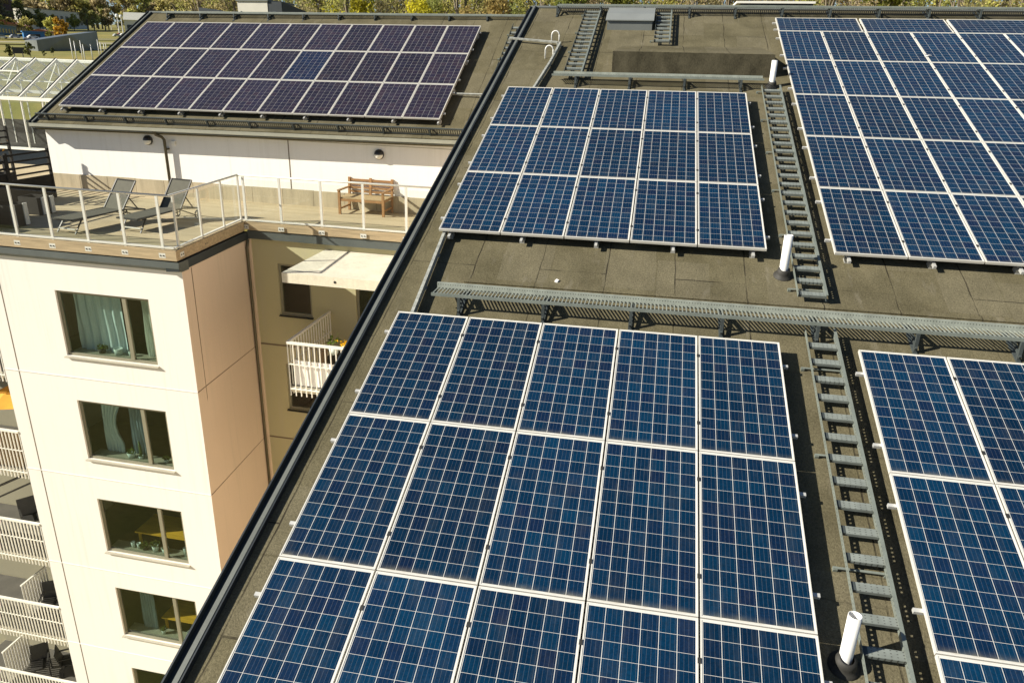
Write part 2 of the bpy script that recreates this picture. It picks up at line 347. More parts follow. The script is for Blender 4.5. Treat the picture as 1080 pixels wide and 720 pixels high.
WICK = worn('woven_reed', (.30, .20, .10), .85, 0, .55, 6, 60, .2, .3, (6, 6, 25))
STEELB = worn('brushed_zinc_cladding', (.20, .215, .21), .35, .5, .3, .12, .8, 0, .5, (1, 1, .3))
BRICK = worn('dark_red_brick', (.055, .028, .030), .9, 0, .2, .3, 3)
WALLW = worn('pale_wall', (.62, .60, .52), .85, 0, .12, .2, 2)
BLUEB = worn('blue_cladding', (.06, .15, .19), .6, 0, .2, .2, 2)
REDR = worn('red_tiles', (.33, .12, .07), .85, 0, .2, .5, 3)
def streaks(m, amt=.10):
    k = N(m); lk = k.b.inputs['Base Color'].links[0]; src = lk.from_socket; o = k.obj()
    mp = k.n('ShaderNodeMapping'); mp.inputs['Scale'].default_value = (9, 9, .28); k.l(o, mp.inputs['Vector'])
    f = k.m('MULTIPLY', k.ramp(k.noise(mp.outputs[0], 1.0, 5, .65), .50, .78, 0, 1), k.ramp(k.noise(o, .45, 3), .38, .66, .2, 1))
    k.l(k.mix(k.m('MULTIPLY', f, amt * 2.4), src, (.42, .37, .28)), k.b.inputs['Base Color'])
for m_, a_ in ((WHITED, .13), (WHITE, .10), (TAN, .22), (OLIVE, .2), (SLABC, .3), (PVC, .10)): streaks(m_, a_)
PANED = newmat('dark_window', (.015, .018, .02), .15)
ASPH = worn('asphalt', (.15, .14, .12), .9, 0, .2, .3, 6)

# ------------------------------------------------------------------ ground
def gz(y):
    if y < 20: return -17.0
    if y < 26: return -17 + (y - 20) / 6 * 17.8
    if y < 110: return .8 + (y - 26) * (1.8 / 84)
    return 2.6 + .046 * (y - 110)
gm = newmat('meadow', rough=.95, spec=.2); k = N(gm); o = k.obj()
c = k.mix(k.ramp(k.noise(o, .035, 6, .6), .38, .62, 0, 1), (.29, .235, .065), (.15, .165, .04))
c = k.mix(k.ramp(k.noise(o, .25, 5), .45, .7, 0, .7), c, (.33, .265, .095)); c = k.mix(k.ramp(k.noise(o, 3, 4), .4, .7, 0, .5), c, (.12, .115, .035))
k.l(c, k.b.inputs['Base Color'])
mb = MB(); ys = [-60, -20, 0, 10, 20, 22, 24, 26, 40, 60, 80, 110, 150, 200, 300, 450, 700, 1100, 1700]; xs = [-1800, -900, -500, -300, -200, -130, -80, -50, -30, -15, 0, 15, 30, 60, 100, 160, 300, 700, 1500]
for y in ys:
    for x in xs: mb.v.append((x, y, gz(y) + (0 if y < 40 else .35 * math.sin(x * .11 + y * .05))))
nx = len(xs)
for j in range(len(ys) - 1):
    for i in range(nx - 1): mb.f.append((j * nx + i, j * nx + i + 1, (j + 1) * nx + i + 1, (j + 1) * nx + i))
solid('ground', mb, gm, None, None, kind='structure')
def strip(name, pts, wd, mat, lift=.25):
    mb = MB()
    for (x0, y0), (x1, y1) in zip(pts, pts[1:]):
        d = Vector((x1 - x0, y1 - y0, 0)).normalized(); n = Vector((-d.y, d.x, 0)) * wd / 2
        seg = 6
        for i in range(seg):
            q = []
            for t, sgn in ((i / seg, -1), ((i + 1) / seg, -1), ((i + 1) / seg, 1), (i / seg, 1)):
                x = x0 + (x1 - x0) * t + n.x * sgn; y = y0 + (y1 - y0) * t + n.y * sgn; q.append((x, y, gz(y) + .4 + lift))
            mb.quad(*q)
    solid(name, mb, mat, None, None, kind='structure')
GRAV = worn('pale_gravel', (.36, .32, .25), .95, 0, .2, .2, 5)
strip('road', [(-260, 175), (-176, 178), (-80, 196), (40, 215)], 7, GRAV)
strip('path', [(-300, 245), (-200, 222), (-60, 262)], 9, ASPH)

# ------------------------------------------------------------------ near roof building
NB = thing('apartment_building', 'dark felt roofed building carrying the blue solar panels in the foreground', 'building', FW, (10, 0, -17))
U0, U1, V0, V1 = -.55, 24.0, -13.0, 14.25
mb = MB().box(U0 + .02, V0, -.25, U1, V1, 0)
part(NB, 'roof_covering', mb, FELT, FN)
mb = MB().box(.68, 1.02, -.02, U1, 1.10, .022); part(NB, 'roof_ledge', mb, FELT, FN)
mb = MB()   # back slope beyond the ridge
P = [(U0 + .02, V1), (U1, V1)]
r0 = roofpt(U0 + .02, V1); r1 = roofpt(U1, V1)
back = Vector((0, 8 * cN, -8 * sN)); mb.prism([r0, r1, r1 + back, r0 + back], (0, 0, -.22)); part(NB, 'rear_roof_slope', mb, FELT, FW)
mb = MB()
mb.box(U0 - .012, V0, -.34, U0 + .006, V1 + .02, .062)            # outer lip
mb.box(U0 + .006, V0, -.02, U0 + .10, V1, .008)
mb.box(U0 + .14, V0, -.01, U0 + .165, V1, .066)                   # inner upstand face
tr = part(NB, 'verge_trim', mb, TRIM, FN)
part(tr, 'verge_cap', MB().box(U0 + .092, V0, .0, U0 + .142, V1 + .01, .072), TRIMG)
part(NB, 'ridge_cap', MB().box(U0 - .01, V1 - .02, -.03, U1, V1 + .12, .035), TRIMG, FN)
mb = MB(); b0, b1 = roofpt(0, V0).z, 0
wy0 = roofpt(0, V0).y + .1; wy1 = roofpt(0, V1).y + 7.5
mb.prism([(-.48, wy0, -17), (-.48, wy1, -17), (-.48, wy1, roofpt(0, V1).z - 3), (-.48, roofpt(0, V1).y, roofpt(0, V1).z - .25), (-.48, wy0, roofpt(0, V0).z - .2)][::-1], (24.3, 0, 0))
part(NB, 'wall', mb, TAN, FW)
# raised, felt covered upstand
mb = MB(); vb, vt = 9.40, 11.30; hz = .49
for u0, u1 in ((2.15, 5.7),):
    A = roofpt(u0, vb, 0); B = roofpt(u1, vb, 0); A1 = A + Vector((0, -.02, hz)); B1 = B + Vector((0, -.02, hz - .01)); Cc = roofpt(u0 + .12, vt, .003); Dd = roofpt(u1 - .12, vt, .003)
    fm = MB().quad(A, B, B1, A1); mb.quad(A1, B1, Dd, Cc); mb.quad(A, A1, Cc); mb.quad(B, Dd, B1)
inv = FN.inverted(); mb.v = [tuple(inv @ Vector(v)) for v in mb.v]
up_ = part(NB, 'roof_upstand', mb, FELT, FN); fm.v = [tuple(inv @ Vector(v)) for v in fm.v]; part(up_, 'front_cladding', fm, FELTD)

# ------------------------------------------------------------------ solar panels
def make_panel(W, L, cells, name='solar_panel'):
    fr = MB(); t = .013
    for x0, y0, x1, y1 in ((-W / 2, -L / 2, W / 2, -L / 2 + t), (-W / 2, L / 2 - t, W / 2, L / 2), (-W / 2, -L / 2 + t, -W / 2 + t, L / 2 - t), (W / 2 - t, -L / 2 + t, W / 2, L / 2 - t)):
        fr.box(x0, y0, 0, x1, y1, .04)
    sh = MB().box(-W / 2 + t, -L / 2 + t, .030, W / 2 - t, L / 2 - t, .036)
    return fr.mesh('panel_frame'), sh.mesh('cell_sheet')
MEN = make_panel(.992, 1.95, PAN); MEE = make_panel(.992, 1.65, PANE)
MEN[0].materials.append(ALU); MEN[1].materials.append(PAN); MEE[0].materials.append(ALU); MEE[1].materials.append(PANE)
MEB = (MEE[0], MEE[1].copy()); MEB[1].materials.clear(); MEB[1].materials.append(PANEB)
CLAMP = MB()
CLAMP.box(.489, -.025, .028, .521, .025, .045)
CLAMPM = CLAMP.mesh('panel_clamp'); CLAMPM.materials.append(DARKM)
def panel(F, uc, vc, label, group, me, rot=0.0, clamp=True):
    r = thing('solar_panel', label, 'solar panel', F, (uc, vc, H - .04), group, rot)
    part(r, 'frame', me[0], ALU); part(r, 'cell_sheet', me[1], PAN)
    if clamp:
        for y in (.585, -.565): part(r, 'clamp', CLAMPM, DARKM, F @ T(uc, vc + y, H - .04))
    return r
PU, PV = 1.01, 1.962
def array(F, u0, v0, nc, nr, me, pv, L, where, group):
    for r in range(nr):
        for c in range(nc):
            panel(F, u0 + c * PU + .505, v0 - r * pv - pv / 2, f'blue solar panel in {ORD[c]} column from left, {ORD[r]} row down, {where}' if me is MEN else
                  ('bluest solar panel of the violet array, seventh column from left, middle row' if (c, r) == (6, 1) else f'violet solar panel in {ORD[c]} column from left, {ORD[r]} row down, {where}'), group, MEB if me is MEE and (c, r) == (6, 1) else me, clamp=(me is MEN and c < nc - 1))
def rails(F, label, u0, u1, rows, lows, v0, v1):
    r = thing('mounting_frame', label, 'mounting frame', F, (u0, v1, 0))
    for v in rows: part(r, 'cross_rail', MB().box(-.07, v - v1 - .02, .12, u1 - u0 + .07, v - v1 + .02, .158), RAILM)
    for u in lows:
        b = part(r, 'base_rail', MB().box(u - u0 - .02, -.07, .075, u - u0 + .02, v0 - v1 + .03, .118), RAILM)
        mb = MB(); v = v1 + .1
        while v < v0: mb.box(u - u0 - .035, v - v1 - .06, -.01, u - u0 + .035, v - v1 + .06, .074); v += 1.5
        part(b, 'roof_feet', mb, RAILM)
def rowv(v0, nr, pv, a=.395, b=1.545): return [v0 - r * pv - q for r in range(nr) for q in (a, b)]
array(FN, 0, 0, 5, 3, MEN, PV, 1.95, 'large array nearest the camera', 'panels of the large foreground array')
array(FN, 0, 8.012, 5, 3, MEN, PV, 1.95, 'middle array beyond the walkway', 'panels of the middle array')
array(FN, 5.99, 11.955, 8, 5, MEN, PV, 1.95, 'upper right array', 'panels of the upper right array')
array(FN, 5.975, -.013, 3, 3, MEN, PV, 1.95, 'lower right array', 'panels of the lower right array')
for c in range(4):
    panel(FN, 5.99 + c * 2.02 + 1.01 - .018, 11.955 + .507, f'blue solar panel lying crosswise, {ORD[c]} from left above the upper right array', 'crosswise panels on top of the upper right array', MEN, math.pi / 2, False)
array(FE, 0, 0, 11, 3, MEE, 1.662, 1.65, 'array on white building', 'panels on the white building')
rails(FN, 'aluminium rails under the large solar array nearest the camera', 0, 5.05, rowv(0, 3, PV), [.18, 1.35, 2.52, 3.69, 4.86], 0, -5.89)
rails(FN, 'aluminium rails under the middle solar array beyond the walkway', 0, 5.05, rowv(8.012, 3, PV), [.18, 1.35, 2.52, 3.69, 4.86], 8.0, 2.126)
rails(FN, 'aluminium rails under the upper right solar array', 5.99, 14.06, rowv(11.955, 5, PV) + [12.7, 12.2], [6.21, 7.36, 8.5, 9.65, 10.8, 11.95, 13.1], 12.9, 2.145)
rails(FN, 'aluminium rails under the lower right solar array', 5.975, 9.0, rowv(-.013, 3, PV), [6.2, 7.35, 8.5], -.02, -5.9)
rails(FE, 'aluminium rails under the violet solar array on the white building', 0, 11.1, rowv(0, 3, 1.662, .33, 1.33), [.08 + 1.22 * i for i in range(10)], 0, -4.985)

# ------------------------------------------------------------------ roof ladders
def ladder(F, u0, u1, v0, v1, label, step=.312, foot=True):
    t = thing('roof_ladder', label, 'roof ladder', F, (u0, v0, 0), 'roof ladders'); W = u1 - u0; Ln = v1 - v0
    def rail(x, z0, z1, fl):
        mb = MB(); zm = (z0 + z1) / 2
        mb.box(x - .002, 0, z0, x + .002, Ln, zm - .009).box(x - .002, 0, zm + .009, x + .002, Ln, z1)
        y = 0
        while y < Ln: mb.box(x - .002, y, zm - .009, x + .002, min(Ln, y + .030), zm + .009); y += .048
        if fl: mb.box(x - .018, 0, z1, x + .018, Ln, z1 + .006).box(x, 0, z0 - .004, x + .022, Ln, z0)
        return mb
    part(t, 'side_rail', rail(0, .085, .150, 0), GALV)
    part(t, 'side_rail', rail(W, .055, .150, 1), GALV)
    n = int(Ln / step)
    for i in range(n + 1):
        y = .05 + i * step
        if y > Ln - .02: break
        mb = MB(); z = .128
        mb.box(.045, y - .042, z - .004, W - .008, y + .042, z + .004)
        mb.box(.045, y - .046, z - .035, W - .008, y - .041, z + .002); mb.box(.045, y + .041, z - .035, W - .008, y + .046, z + .002)
        rg = part(t, 'rung', mb, PERF); part(rg, 'end_cap', MB().box(.004, y - .044, z - .038, .045, y + .044, z + .006), GALVD)
    for y in [.25 + 1.42 * i for i in range(int(Ln / 1.42) + 1) if .25 + 1.42 * i < Ln]:
        part(t, 'bracket', MB().box(-.10, y - .012, .035, W + .05, y + .012, .045).box(-.10, y - .02, -.01, -.06, y + .02, .035).box(W + .0, y - .02, -.01, W + .05, y + .02, .035), GALV)
    return t
ladder(FN, 5.40, 5.77, 1.14, 8.60, 'grey steel roof ladder between the middle array and upper right array')
ladder(FN, 5.41, 5.77, -6.2, .42, 'grey steel roof ladder between the two foreground arrays')
ladder(FN, 1.08, 1.49, 9.02, 13.85, 'long grey steel roof ladder left of the metal vent box', .30)
ladder(FN, 3.02, 3.40, 11.30, 13.75, 'short grey steel roof ladder right of the metal vent box', .30)
ladder(FE, 12.02, 12.40, -3.3, .30, 'grey steel roof ladder on the white building behind the verge', .30)

# ------------------------------------------------------------------ level walkways on brackets
def walkway(base, x1, depth, h, label, posts, slope, plate=.075, skirt=0, pitch=.052, tk=.0155):
    t = thing('roof_walkway', label, 'walkway', FW, tuple(base), 'roof walkways')
    mb = MB(); x = 0.01
    while x < x1: mb.box(x, .012, h - .006, x + tk, depth - .004, h + .003); x += pitch
    part(t, 'grating', mb, GRATE)
    part(t, 'front_rail', MB().box(0, -.012, h - .035, x1, .010, h + .008), GALV)
    part(t, 'toe_plate', MB().box(0, depth, h - .03, x1, depth + .006, h + plate).box(0, depth + .006, h + plate - .008, x1, depth + .03, h + plate), PERFZ)
    ts = math.tan(slope)
    if skirt:
        mb = MB(); x = 0
        while x < x1: mb.bar((x, .30, h - .05), (x + .05, .30, .02 + .30 * ts), .016, .010, (0, 1, 0)); mb.bar((x + .05, .306, h - .05), (x, .306, .02 + .30 * ts), .016, .010, (0, 1, 0)); x += .05
        part(t, 'mesh_panel', mb, DARKM)
    for x in posts:
        mb = MB()
        mb.box(x - .02, -.03, -.06, x + .02, .005, h - .036)
        mb.bar((x, -.10, -.10 * ts + .012), (x, depth + .25, (depth + .25) * ts + .012), .05, .02, (0, -ts, 1))
        mb.bar((x, depth + .02, h - .05), (x, -.05, .06), .03, .03); mb.box(x - .025, .0, h - .06, x + .025, depth, h - .036)
        part(t, 'bracket', mb, GALVD)
    return t
aN = math.asin(sN)
walkway(roofpt(.385, .26), 14.5, .30, .29, 'long grey grated walkway crossing the roof between the arrays', [.40 + 1.19 * i for i in range(12)], aN)
walkway(roofpt(.87, 8.60), 4.57, .30, .255, 'grey grated walkway above the middle array', [.54 + 1.19 * i for i in range(4)], aN, .06)
walkway(roofpt(.30, 13.56), 15, .30, .29, 'grey grated walkway along the ridge of the panel roof', [.0 + 1.19 * i for i in range(13)], aN, .04, 1)
E_b = FE @ Vector((.12, .60, 0))
walkway(E_b, 12.3, .25, .22, 'grey grated walkway along the ridge of the white building', [.2 + 1.2 * i for i in range(11)], aE, .04, 1)

# ------------------------------------------------------------------ vent pipes, vent box, cable trays, hoops
def pipe(u, v, h, label, r=.062):
    p = roofpt(u, v); t = thing('vent_pipe', label, 'vent pipe', FW, tuple(p), 'white vent pipes')
    n = 20; mb = MB(); prof = [(r, .05), (r, h), (r - .006, h), (r - .006, h - .25)]; mb.lathe(prof, n)
    part(t, 'pipe', mb, PVC, smooth=True)
    q = Matrix.Translation(p) @ Matrix.Rotation(aN, 4, 'X')
    part(t, 'flashing', MB().lathe([(.135, .0), (.135, .012), (.11, .018), (.092, .07), (.085, .115), (r + .002, .125)], n), RUBBER, q, smooth=True)
pipe(5.28, -4.06, .54, 'white vent pipe at lower right beside the foreground ladder', .056)
pipe(5.27, 1.755, .60, 'white vent pipe beside the foot of the upper ladder')
pipe(5.64, 8.87, .54, 'white vent pipe at the corner of the upper right array')
t = thing('vent_box', 'grey sheet metal roof vent box with sloping lid near the ridge', 'vent box', FW, tuple(roofpt(1.77, 12.46)))
ts = sN / cN; W = 1.16; L = .95
part(t, 'body', MB().prism([(0, 0, -.1), (0, L, L * ts - .1), (0, L, .31 + L * .0), (0, 0, .25)][::-1], (W, 0, 0)), COWLM)
lid = MB().prism([(-.04, -.05, .25), (-.04, .34, .42), (-.04, L + .05, .60), (-.04, L + .05, .56), (-.04, .34, .385), (-.04, -.05, .225)][::-1], (W + .08, 0, 0))
part(t, 'lid', lid, worn('pale_sheet_metal', (.25, .265, .255), .4, .1, .1, 2, 40))
def tray(F, pts, label, wd=.045, z0=.03, z1=.13):
    mb = MB()
    for a, b in zip(pts, pts[1:]): mb.bar((*a, (z0 + z1) / 2), (*b, (z0 + z1) / 2), wd, z1 - z0)
    for a, b in zip(pts, pts[1:]):
        n = max(1, int((Vector(b) - Vector(a)).length / .7))
        for i in range(n + 1):
            q = Vector(a).lerp(Vector(b), i / n); mb.box(q.x - .03, q.y - .03, -.01, q.x + .03, q.y + .03, z0)
    x0, y0 = pts[0]; mb.v = [(x - x0, y - y0, z) for x, y, z in mb.v]
    return solid('cable_tray', mb, TRAYM, label, 'cable tray', F, (x0, y0, 0))
TRAYM = worn('mottled_zinc', (.42, .43, .39), .5, .2, .45, 14, 45)
tray(FN, [(.73, 11.12), (.67, 9.8), (.53, 8.1)], 'pale zinc cable tray running down from the white hoops to the middle array')
tray(FN, [(-.62, 11.42), (.66, 11.16)], 'pale zinc cable tray crossing the verge at the white hoops', .05, .08, .12)
tray(FN, [(.07, 2.5), (.17, -.05)], 'pale zinc cable tray on the left between the middle and foreground arrays')
tray(FE, [(11.0, -3.60), (12.72, -3.60)], 'pale zinc cable tray beside the violet array on the white building', .045, .06, .11)
for v, lb in ((10.3, 'lower'), (11.37, 'upper')):
    q = roofpt(.47, v); mb = MB()
    pts = [(0, 0, -.02), (0, 0, .20)] + [(.095 - .095 * math.cos(a), 0, .20 + .095 * math.sin(a)) for a in [math.pi * i / 8 for i in range(1, 8)]] + [(.19, 0, .20), (.19, 0, .02)]
    solid('cable_hoop', mb.tube(pts, .016, 8), PVC, f'white hoop shaped cable entry pipe, {lb} one of two by the verge', 'cable hoop', FW, tuple(q), 'white cable hoops', smooth=True)
mb = MB().prism([(-.025, -.02, 0), (.02, -.03, 0), (.04, .0, 0), (.0, .03, 0)], (.0, .01, .022)); solid('stone', mb, PVC, 'small white stone lying on the felt above the long walkway', 'stone', FN, (2.03, 1.22, 0))
mb = MB(); pts = [(0, 0, 0), (.05, .015, .012), (.1, .045, .012), (.15, .06, .0)]
for i in range(3): mb.bar(pts[i], pts[i + 1], .035, .006)
solid('feather', mb, PVC, 'white feather lying on a panel of the upper right array', 'feather', FN, (8.98, 10.33, .205))

# ------------------------------------------------------------------ white building: roof, upper wall, terrace, block
WB = thing('apartment_building', 'white rendered building with roof terrace and punched windows at left', 'building', FD, (7, -5, -16))
part(WB, 'roof_covering', MB().box(-.58, -5.56, -.22, 12.68, 1.0, 0), FELT, FE)
rb = FE @ Vector((-.58, 1.0, 0)); re_ = FE @ Vector((12.68, 1.0, 0)); bk = Vector((0, 5, -2.6))
part(WB, 'rear_roof_slope', MB().prism([rb, re_, re_ + bk, rb + bk], (0, 0, -.2)), FELT, FW)
mb = MB().box(-.64, -5.6, -.3, -.625, 1.05, .06).box(-.625, -5.6, -.02, -.53, 1.0, .01).box(-.50, -5.56, -.01, -.48, 1.0, .05)
tr = part(WB, 'verge_trim', mb, TRIM, FE); part(tr, 'verge_cap', MB().box(-.535, -5.6, 0, -.50, 1.02, .055), TRIMG)
part(WB, 'ridge_cap', MB().box(-.62, .99, -.03, 12.68, 1.10, .03), TRIMG, FE)
# gutter along the eave (terrace frame)
ev = FD.inverted() @ (FE @ Vector((0, -5.56, 0))); evr = FD.inverted() @ (FE @ Vector((12.6, -5.56, 0)))
g = MB().prism([(-.62, ev.y - .10, ev.z - .015), (-.62, ev.y - .10, ev.z - .10), (-.62, ev.y + .02, ev.z - .12), (-.62, ev.y + .02, ev.z - .02)][::-1], (13.25, 0, evr.z - ev.z))
part(WB, 'gutter', g, worn('pale_grey_gutter', (.31, .31, .25), .5, .1, .15, 3, 40), FD)
sf = MB().prism([(-.6, ev.y + .02, ev.z - .125), (-.6, -4.40, ev.z - .07), (-.6, -4.40, ev.z - .10), (-.6, ev.y + .02, ev.z - .155)], (13.2, 0, evr.z - ev.z)); part(WB, 'soffit', sf, TRIMG, FD)
# upper storey wall (front) with concrete plinth, left gable
WY = -4.45
ph = MB()
ph.prism([(-.53, WY, -.1), (-.53, WY + 8.6, -.1), (-.53, WY + 8.6, 2.4), (-.53, .75, 4.55), (-.53, WY, 1.84)][::-1], (13.2, 0, .16))
part(WB, 'upper_wall', ph, WHITE, FD)
for i in range(15):
    a0 = -.54 + i * .9; part(WB, 'plinth_panel', MB().box(a0, WY - .03, -.02, a0 + .89, WY - .003, .42 + .004 * (i % 3)), CONC, FD)
part(WB, 'wall_joint', MB().box(6.90, WY - .006, .42, 6.925, WY - .002, 1.80), JOINT, FD)
part(WB, 'wall_joint', MB().box(-.5, WY - .005, 1.70, 12.6, WY - .002, 1.715), SILL, FD)
dp = part(WB, 'downpipe', MB().tube([(3.20, ev.y - .04, 1.86), (3.20, ev.y - .03, 1.76), (3.22, ev.y + .02, 1.69), (3.27, WY - .15, 1.62), (3.30, WY - .105, 1.54), (3.31, WY - .10, .02)], .04, 10), BRONZE, FD, smooth=True)
for c in (1.30, .35): part(dp, 'pipe_clip', MB().box(3.26, WY - .10, c - .02, 3.36, WY, c + .02), BRONZE)
solid('junction_box', MB().box(-.06, -.05, -.05, .06, 0, .05).box(-.05, -.056, -.04, .05, -.05, .04), WHITEM, 'small white junction box on the wall right of the downpipe', 'junction box', FD, (3.52, WY, 1.47))
for a, c, lb in ((2.74, 1.50, 'left of the downpipe'), (9.47, 1.48, 'above the wooden bench')):
    t = thing('wall_lamp', f'round black and white wall lamp {lb}', 'wall lamp', FD, (a, WY, c), 'round wall lamps')
    Mx = FD @ T(a, WY, c) @ Matrix.Rotation(math.pi / 2, 4, 'X')
    part(t, 'housing', MB().lathe([(.0, .0), (.13, 0), (.13, .05), (.125, .06), (.10, .062)], 20), CAST, Mx, smooth=True)
    mb = MB(); n = 16
    for k_ in range(n):   # domed shade, upper half dark, lower half pale diffuser
        pass
    dome = [(.118, .055), (.112, .09), (.09, .125), (.05, .15), (.0, .155)]
    up = MB(); lo = MB()
    for tgt, a0 in ((up, 0.0), (lo, math.pi)):
        b0 = len(tgt.v)
        for r_, z_ in dome:
            for k_ in range(11):
                th = a0 + math.pi * k_ / 10; tgt.v.append((r_ * math.cos(th), r_ * math.sin(th), z_))
        for i in range(len(dome) - 1):
            for k_ in range(10): tgt.f.append((b0 + i * 11 + k_, b0 + i * 11 + k_ + 1, b0 + (i + 1) * 11 + k_ + 1, b0 + (i + 1) * 11 + k_))
    part(t, 'hood', up, CAST, Mx, smooth=True); part(t, 'diffuser', lo, WHITEM, Mx, smooth=True)
# snow guard along the eave
t = thing('snow_guard', 'dark slatted snow guard along the eave of the white building', 'snow guard', FE, (0, -5.42, 0))
mb = MB(); x = -.42
while x < 12.3: mb.bar((x, 0, .03), (x + .04, 0, .19), .013, .012, (0, 1, 0)); mb.bar((x + .04, .006, .03), (x, .006, .19), .013, .012, (0, 1, 0)); x += .058
part(t, 'mesh_panel', mb, DARKM); part(t, 'bottom_rail', MB().box(-.45, -.012, .015, 12.4, .018, .04), GALVD); part(t, 'top_rail', MB().box(-.45, -.014, .185, 12.4, .02, .21), GALVD)
for i in range(11):
    x = -.12 + 1.23 * i; part(t, 'post', MB().box(x - .02, -.03, -.01, x + .02, .03, .19).bar((x, .02, .15), (x, .25, .0), .03, .02), GALVD)

# terrace
BE, BI, AC, AI = -9.98, -6.88, 7.18, 6.93
def poly_slab(pts, z0, z1): return MB().prism([(x, y, z0) for x, y in pts], (0, 0, z1 - z0))
dk = [(-8, BE + .05), (AC - .03, BE + .05), (AI - .03, BI), (12.68, BI), (12.68, WY), (-.5, WY), (-.5, -.9), (-8, -.9)]
part(WB, 'terrace_floor', poly_slab(dk, -.12, 0), DECK, FD)
fa = part(WB, 'terrace_fascia', MB().box(-8, BE - .02, -.20, AC, BE + .048, .02), WOOD, FD)
mb = MB().prism([(AC, BE - .02, -.20), (AC - .05, BE + .05, -.20), (AI - .07, BI - .02, -.20), (AI, BI - .09, -.20)][::-1], (0, 0, .22)); part(WB, 'terrace_fascia', mb, WOOD, FD)
part(WB, 'terrace_fascia', MB().box(AI + .0, BI - .07, -.18, 12.68, BI - .002, .02), WOOD, FD)
TR = worn('slate_grey_trim', (.085, .098, .092), .5, .1, .2, 2, 40)
part(WB, 'terrace_gutter', MB().prism([(-8, BE - .02, -.23), (-8, BE - .03, -.36), (-8, BE + .06, -.44), (-8, BE + .3, -.44), (-8, BE + .3, -.23)][::-1], (AC + .03 + 8, 0, 0)), TR, FD)
part(WB, 'terrace_gutter', MB().prism([(AC + .03, BE - .02, -.23), (AC + .03, BE - .02, -.42), (AC - .28, BE - .02, -.44), (AC - .28, BE - .02, -.23)], (AI - AC, BI - BE, 0)), TRIM, FD)
part(WB, 'terrace_gutter', MB().box(AI + .03, BI - .04, -.40, 12.68, BI + .06, -.20), TR, FD)

# front wall with window openings: grid of quads with reveals
def holed_wall(a0, a1, c0, c1, b, holes, depth=.16, swap=None):
    mb = MB(); xs = sorted({a0, a1, *[h[0] for h in holes], *[h[1] for h in holes]}); zs = sorted({c0, c1, *[h[2] for h in holes], *[h[3] for h in holes]})
    for i in range(len(xs) - 1):
        for j in range(len(zs) - 1):
            mx, mz = (xs[i] + xs[i + 1]) / 2, (zs[j] + zs[j + 1]) / 2
            if any(h[0] < mx < h[1] and h[2] < mz < h[3] for h in holes): continue
            mb.quad((xs[i], b, zs[j]), (xs[i + 1], b, zs[j]), (xs[i + 1], b, zs[j + 1]), (xs[i], b, zs[j + 1]))
    for x0, x1, z0, z1 in holes:
        d = b + depth
        mb.quad((x0, b, z0), (x0, b, z1), (x0, d, z1), (x0, d, z0)); mb.quad((x1, b, z1), (x1, b, z0), (x1, d, z0), (x1, d, z1))
        mb.quad((x0, b, z1), (x1, b, z1), (x1, d, z1), (x0, d, z1)); mb.quad((x1, b, z0), (x0, b, z0), (x0, d, z0), (x1, d, z0))
    return mb
BF = -9.885; AL = 2.22
wins = [(4.0 + .022 * i, 6.29 + .015 * i, -1.13 - 2.64 * i - 1.53, -1.13 - 2.64 * i) for i in range(6)]
part(WB, 'front_wall', holed_wall(AL, AC, -16.6, -.42, BF, wins), WHITED, FD)
part(WB, 'side_wall', MB().quad((AC, BF, -16.6), (AI, BI + .07, -16.6), (AI, BI + .07, -.42), (AC, BF, -.42)), TAN, FD)
BIW = BI + .075
iw = [(7.62, 8.48, -2.33, -1.0), (7.62, 8.48, -4.98, -3.68), (7.62, 8.48, -7.63, -6.33), (9.66, 11.9, -3.15, -1.12), (9.66, 11.9, -5.8, -3.78)]
part(WB, 'court_wall', holed_wall(AI, 13.0, -16.6, -.38, BIW, iw, .12), OLIVE, FD)
part(WB, 'left_wall', MB().quad((AL, BF + 8, -16.6), (AL, BF, -16.6), (AL, BF, -.42), (AL, BF + 8, -.42)), WHITED, FD)
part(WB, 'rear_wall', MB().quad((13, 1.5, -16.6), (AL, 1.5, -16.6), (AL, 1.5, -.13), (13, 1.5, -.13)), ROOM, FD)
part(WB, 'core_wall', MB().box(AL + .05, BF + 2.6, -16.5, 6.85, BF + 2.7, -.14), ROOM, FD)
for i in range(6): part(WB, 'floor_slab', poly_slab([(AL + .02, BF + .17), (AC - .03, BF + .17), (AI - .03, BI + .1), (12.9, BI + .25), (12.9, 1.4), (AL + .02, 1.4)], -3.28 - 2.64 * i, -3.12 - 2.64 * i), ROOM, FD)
part(WB, 'wall_joint', MB().box(2.60, BF - .004, -16.5, 2.622, BF - .001, -.42), JOINT, FD)
for c in (-3.19, -5.82, -8.55, -11.19, -13.8):
    part(WB, 'floor_joint', MB().box(AL, BF - .012, c - .010, AC + .006, BF - .001, c + .006), WHITED, FD)
    part(WB, 'floor_joint', MB().prism([(AC + .003, BF, c - .012), (AI + .003, BI, c - .012), (AI + .008, BI, c - .012), (AC + .008, BF, c - .012)][::-1], (0, 0, .014)), JOINT, FD)
for c in (-3.18, -5.88, -8.55): part(WB, 'floor_joint', MB().box(AI + .0, BIW - .008, c - .02, 13, BIW - .002, c + .02), JOINT, FD)
part(WB, 'wall_joint', MB().prism([(7.125, BF + .35, -16), (7.123, BF + .372, -16), (7.128, BF + .372, -16), (7.130, BF + .35, -16)], (.027, 0, 15.55)), JOINT, FD)
part(WB, 'downpipe', MB().tube([(AI + .10, BI - .16, -.40), (AI + .07, BI - .18, -.6), (AI + .065, BI - .18, -16)], .035, 8), BRONZE, FD, smooth=True)
part(WB, 'corner_strip', MB().box(AI - .0, BI - .02, -16, AI + .05, BIW - .003, -.42), TAN, FD)
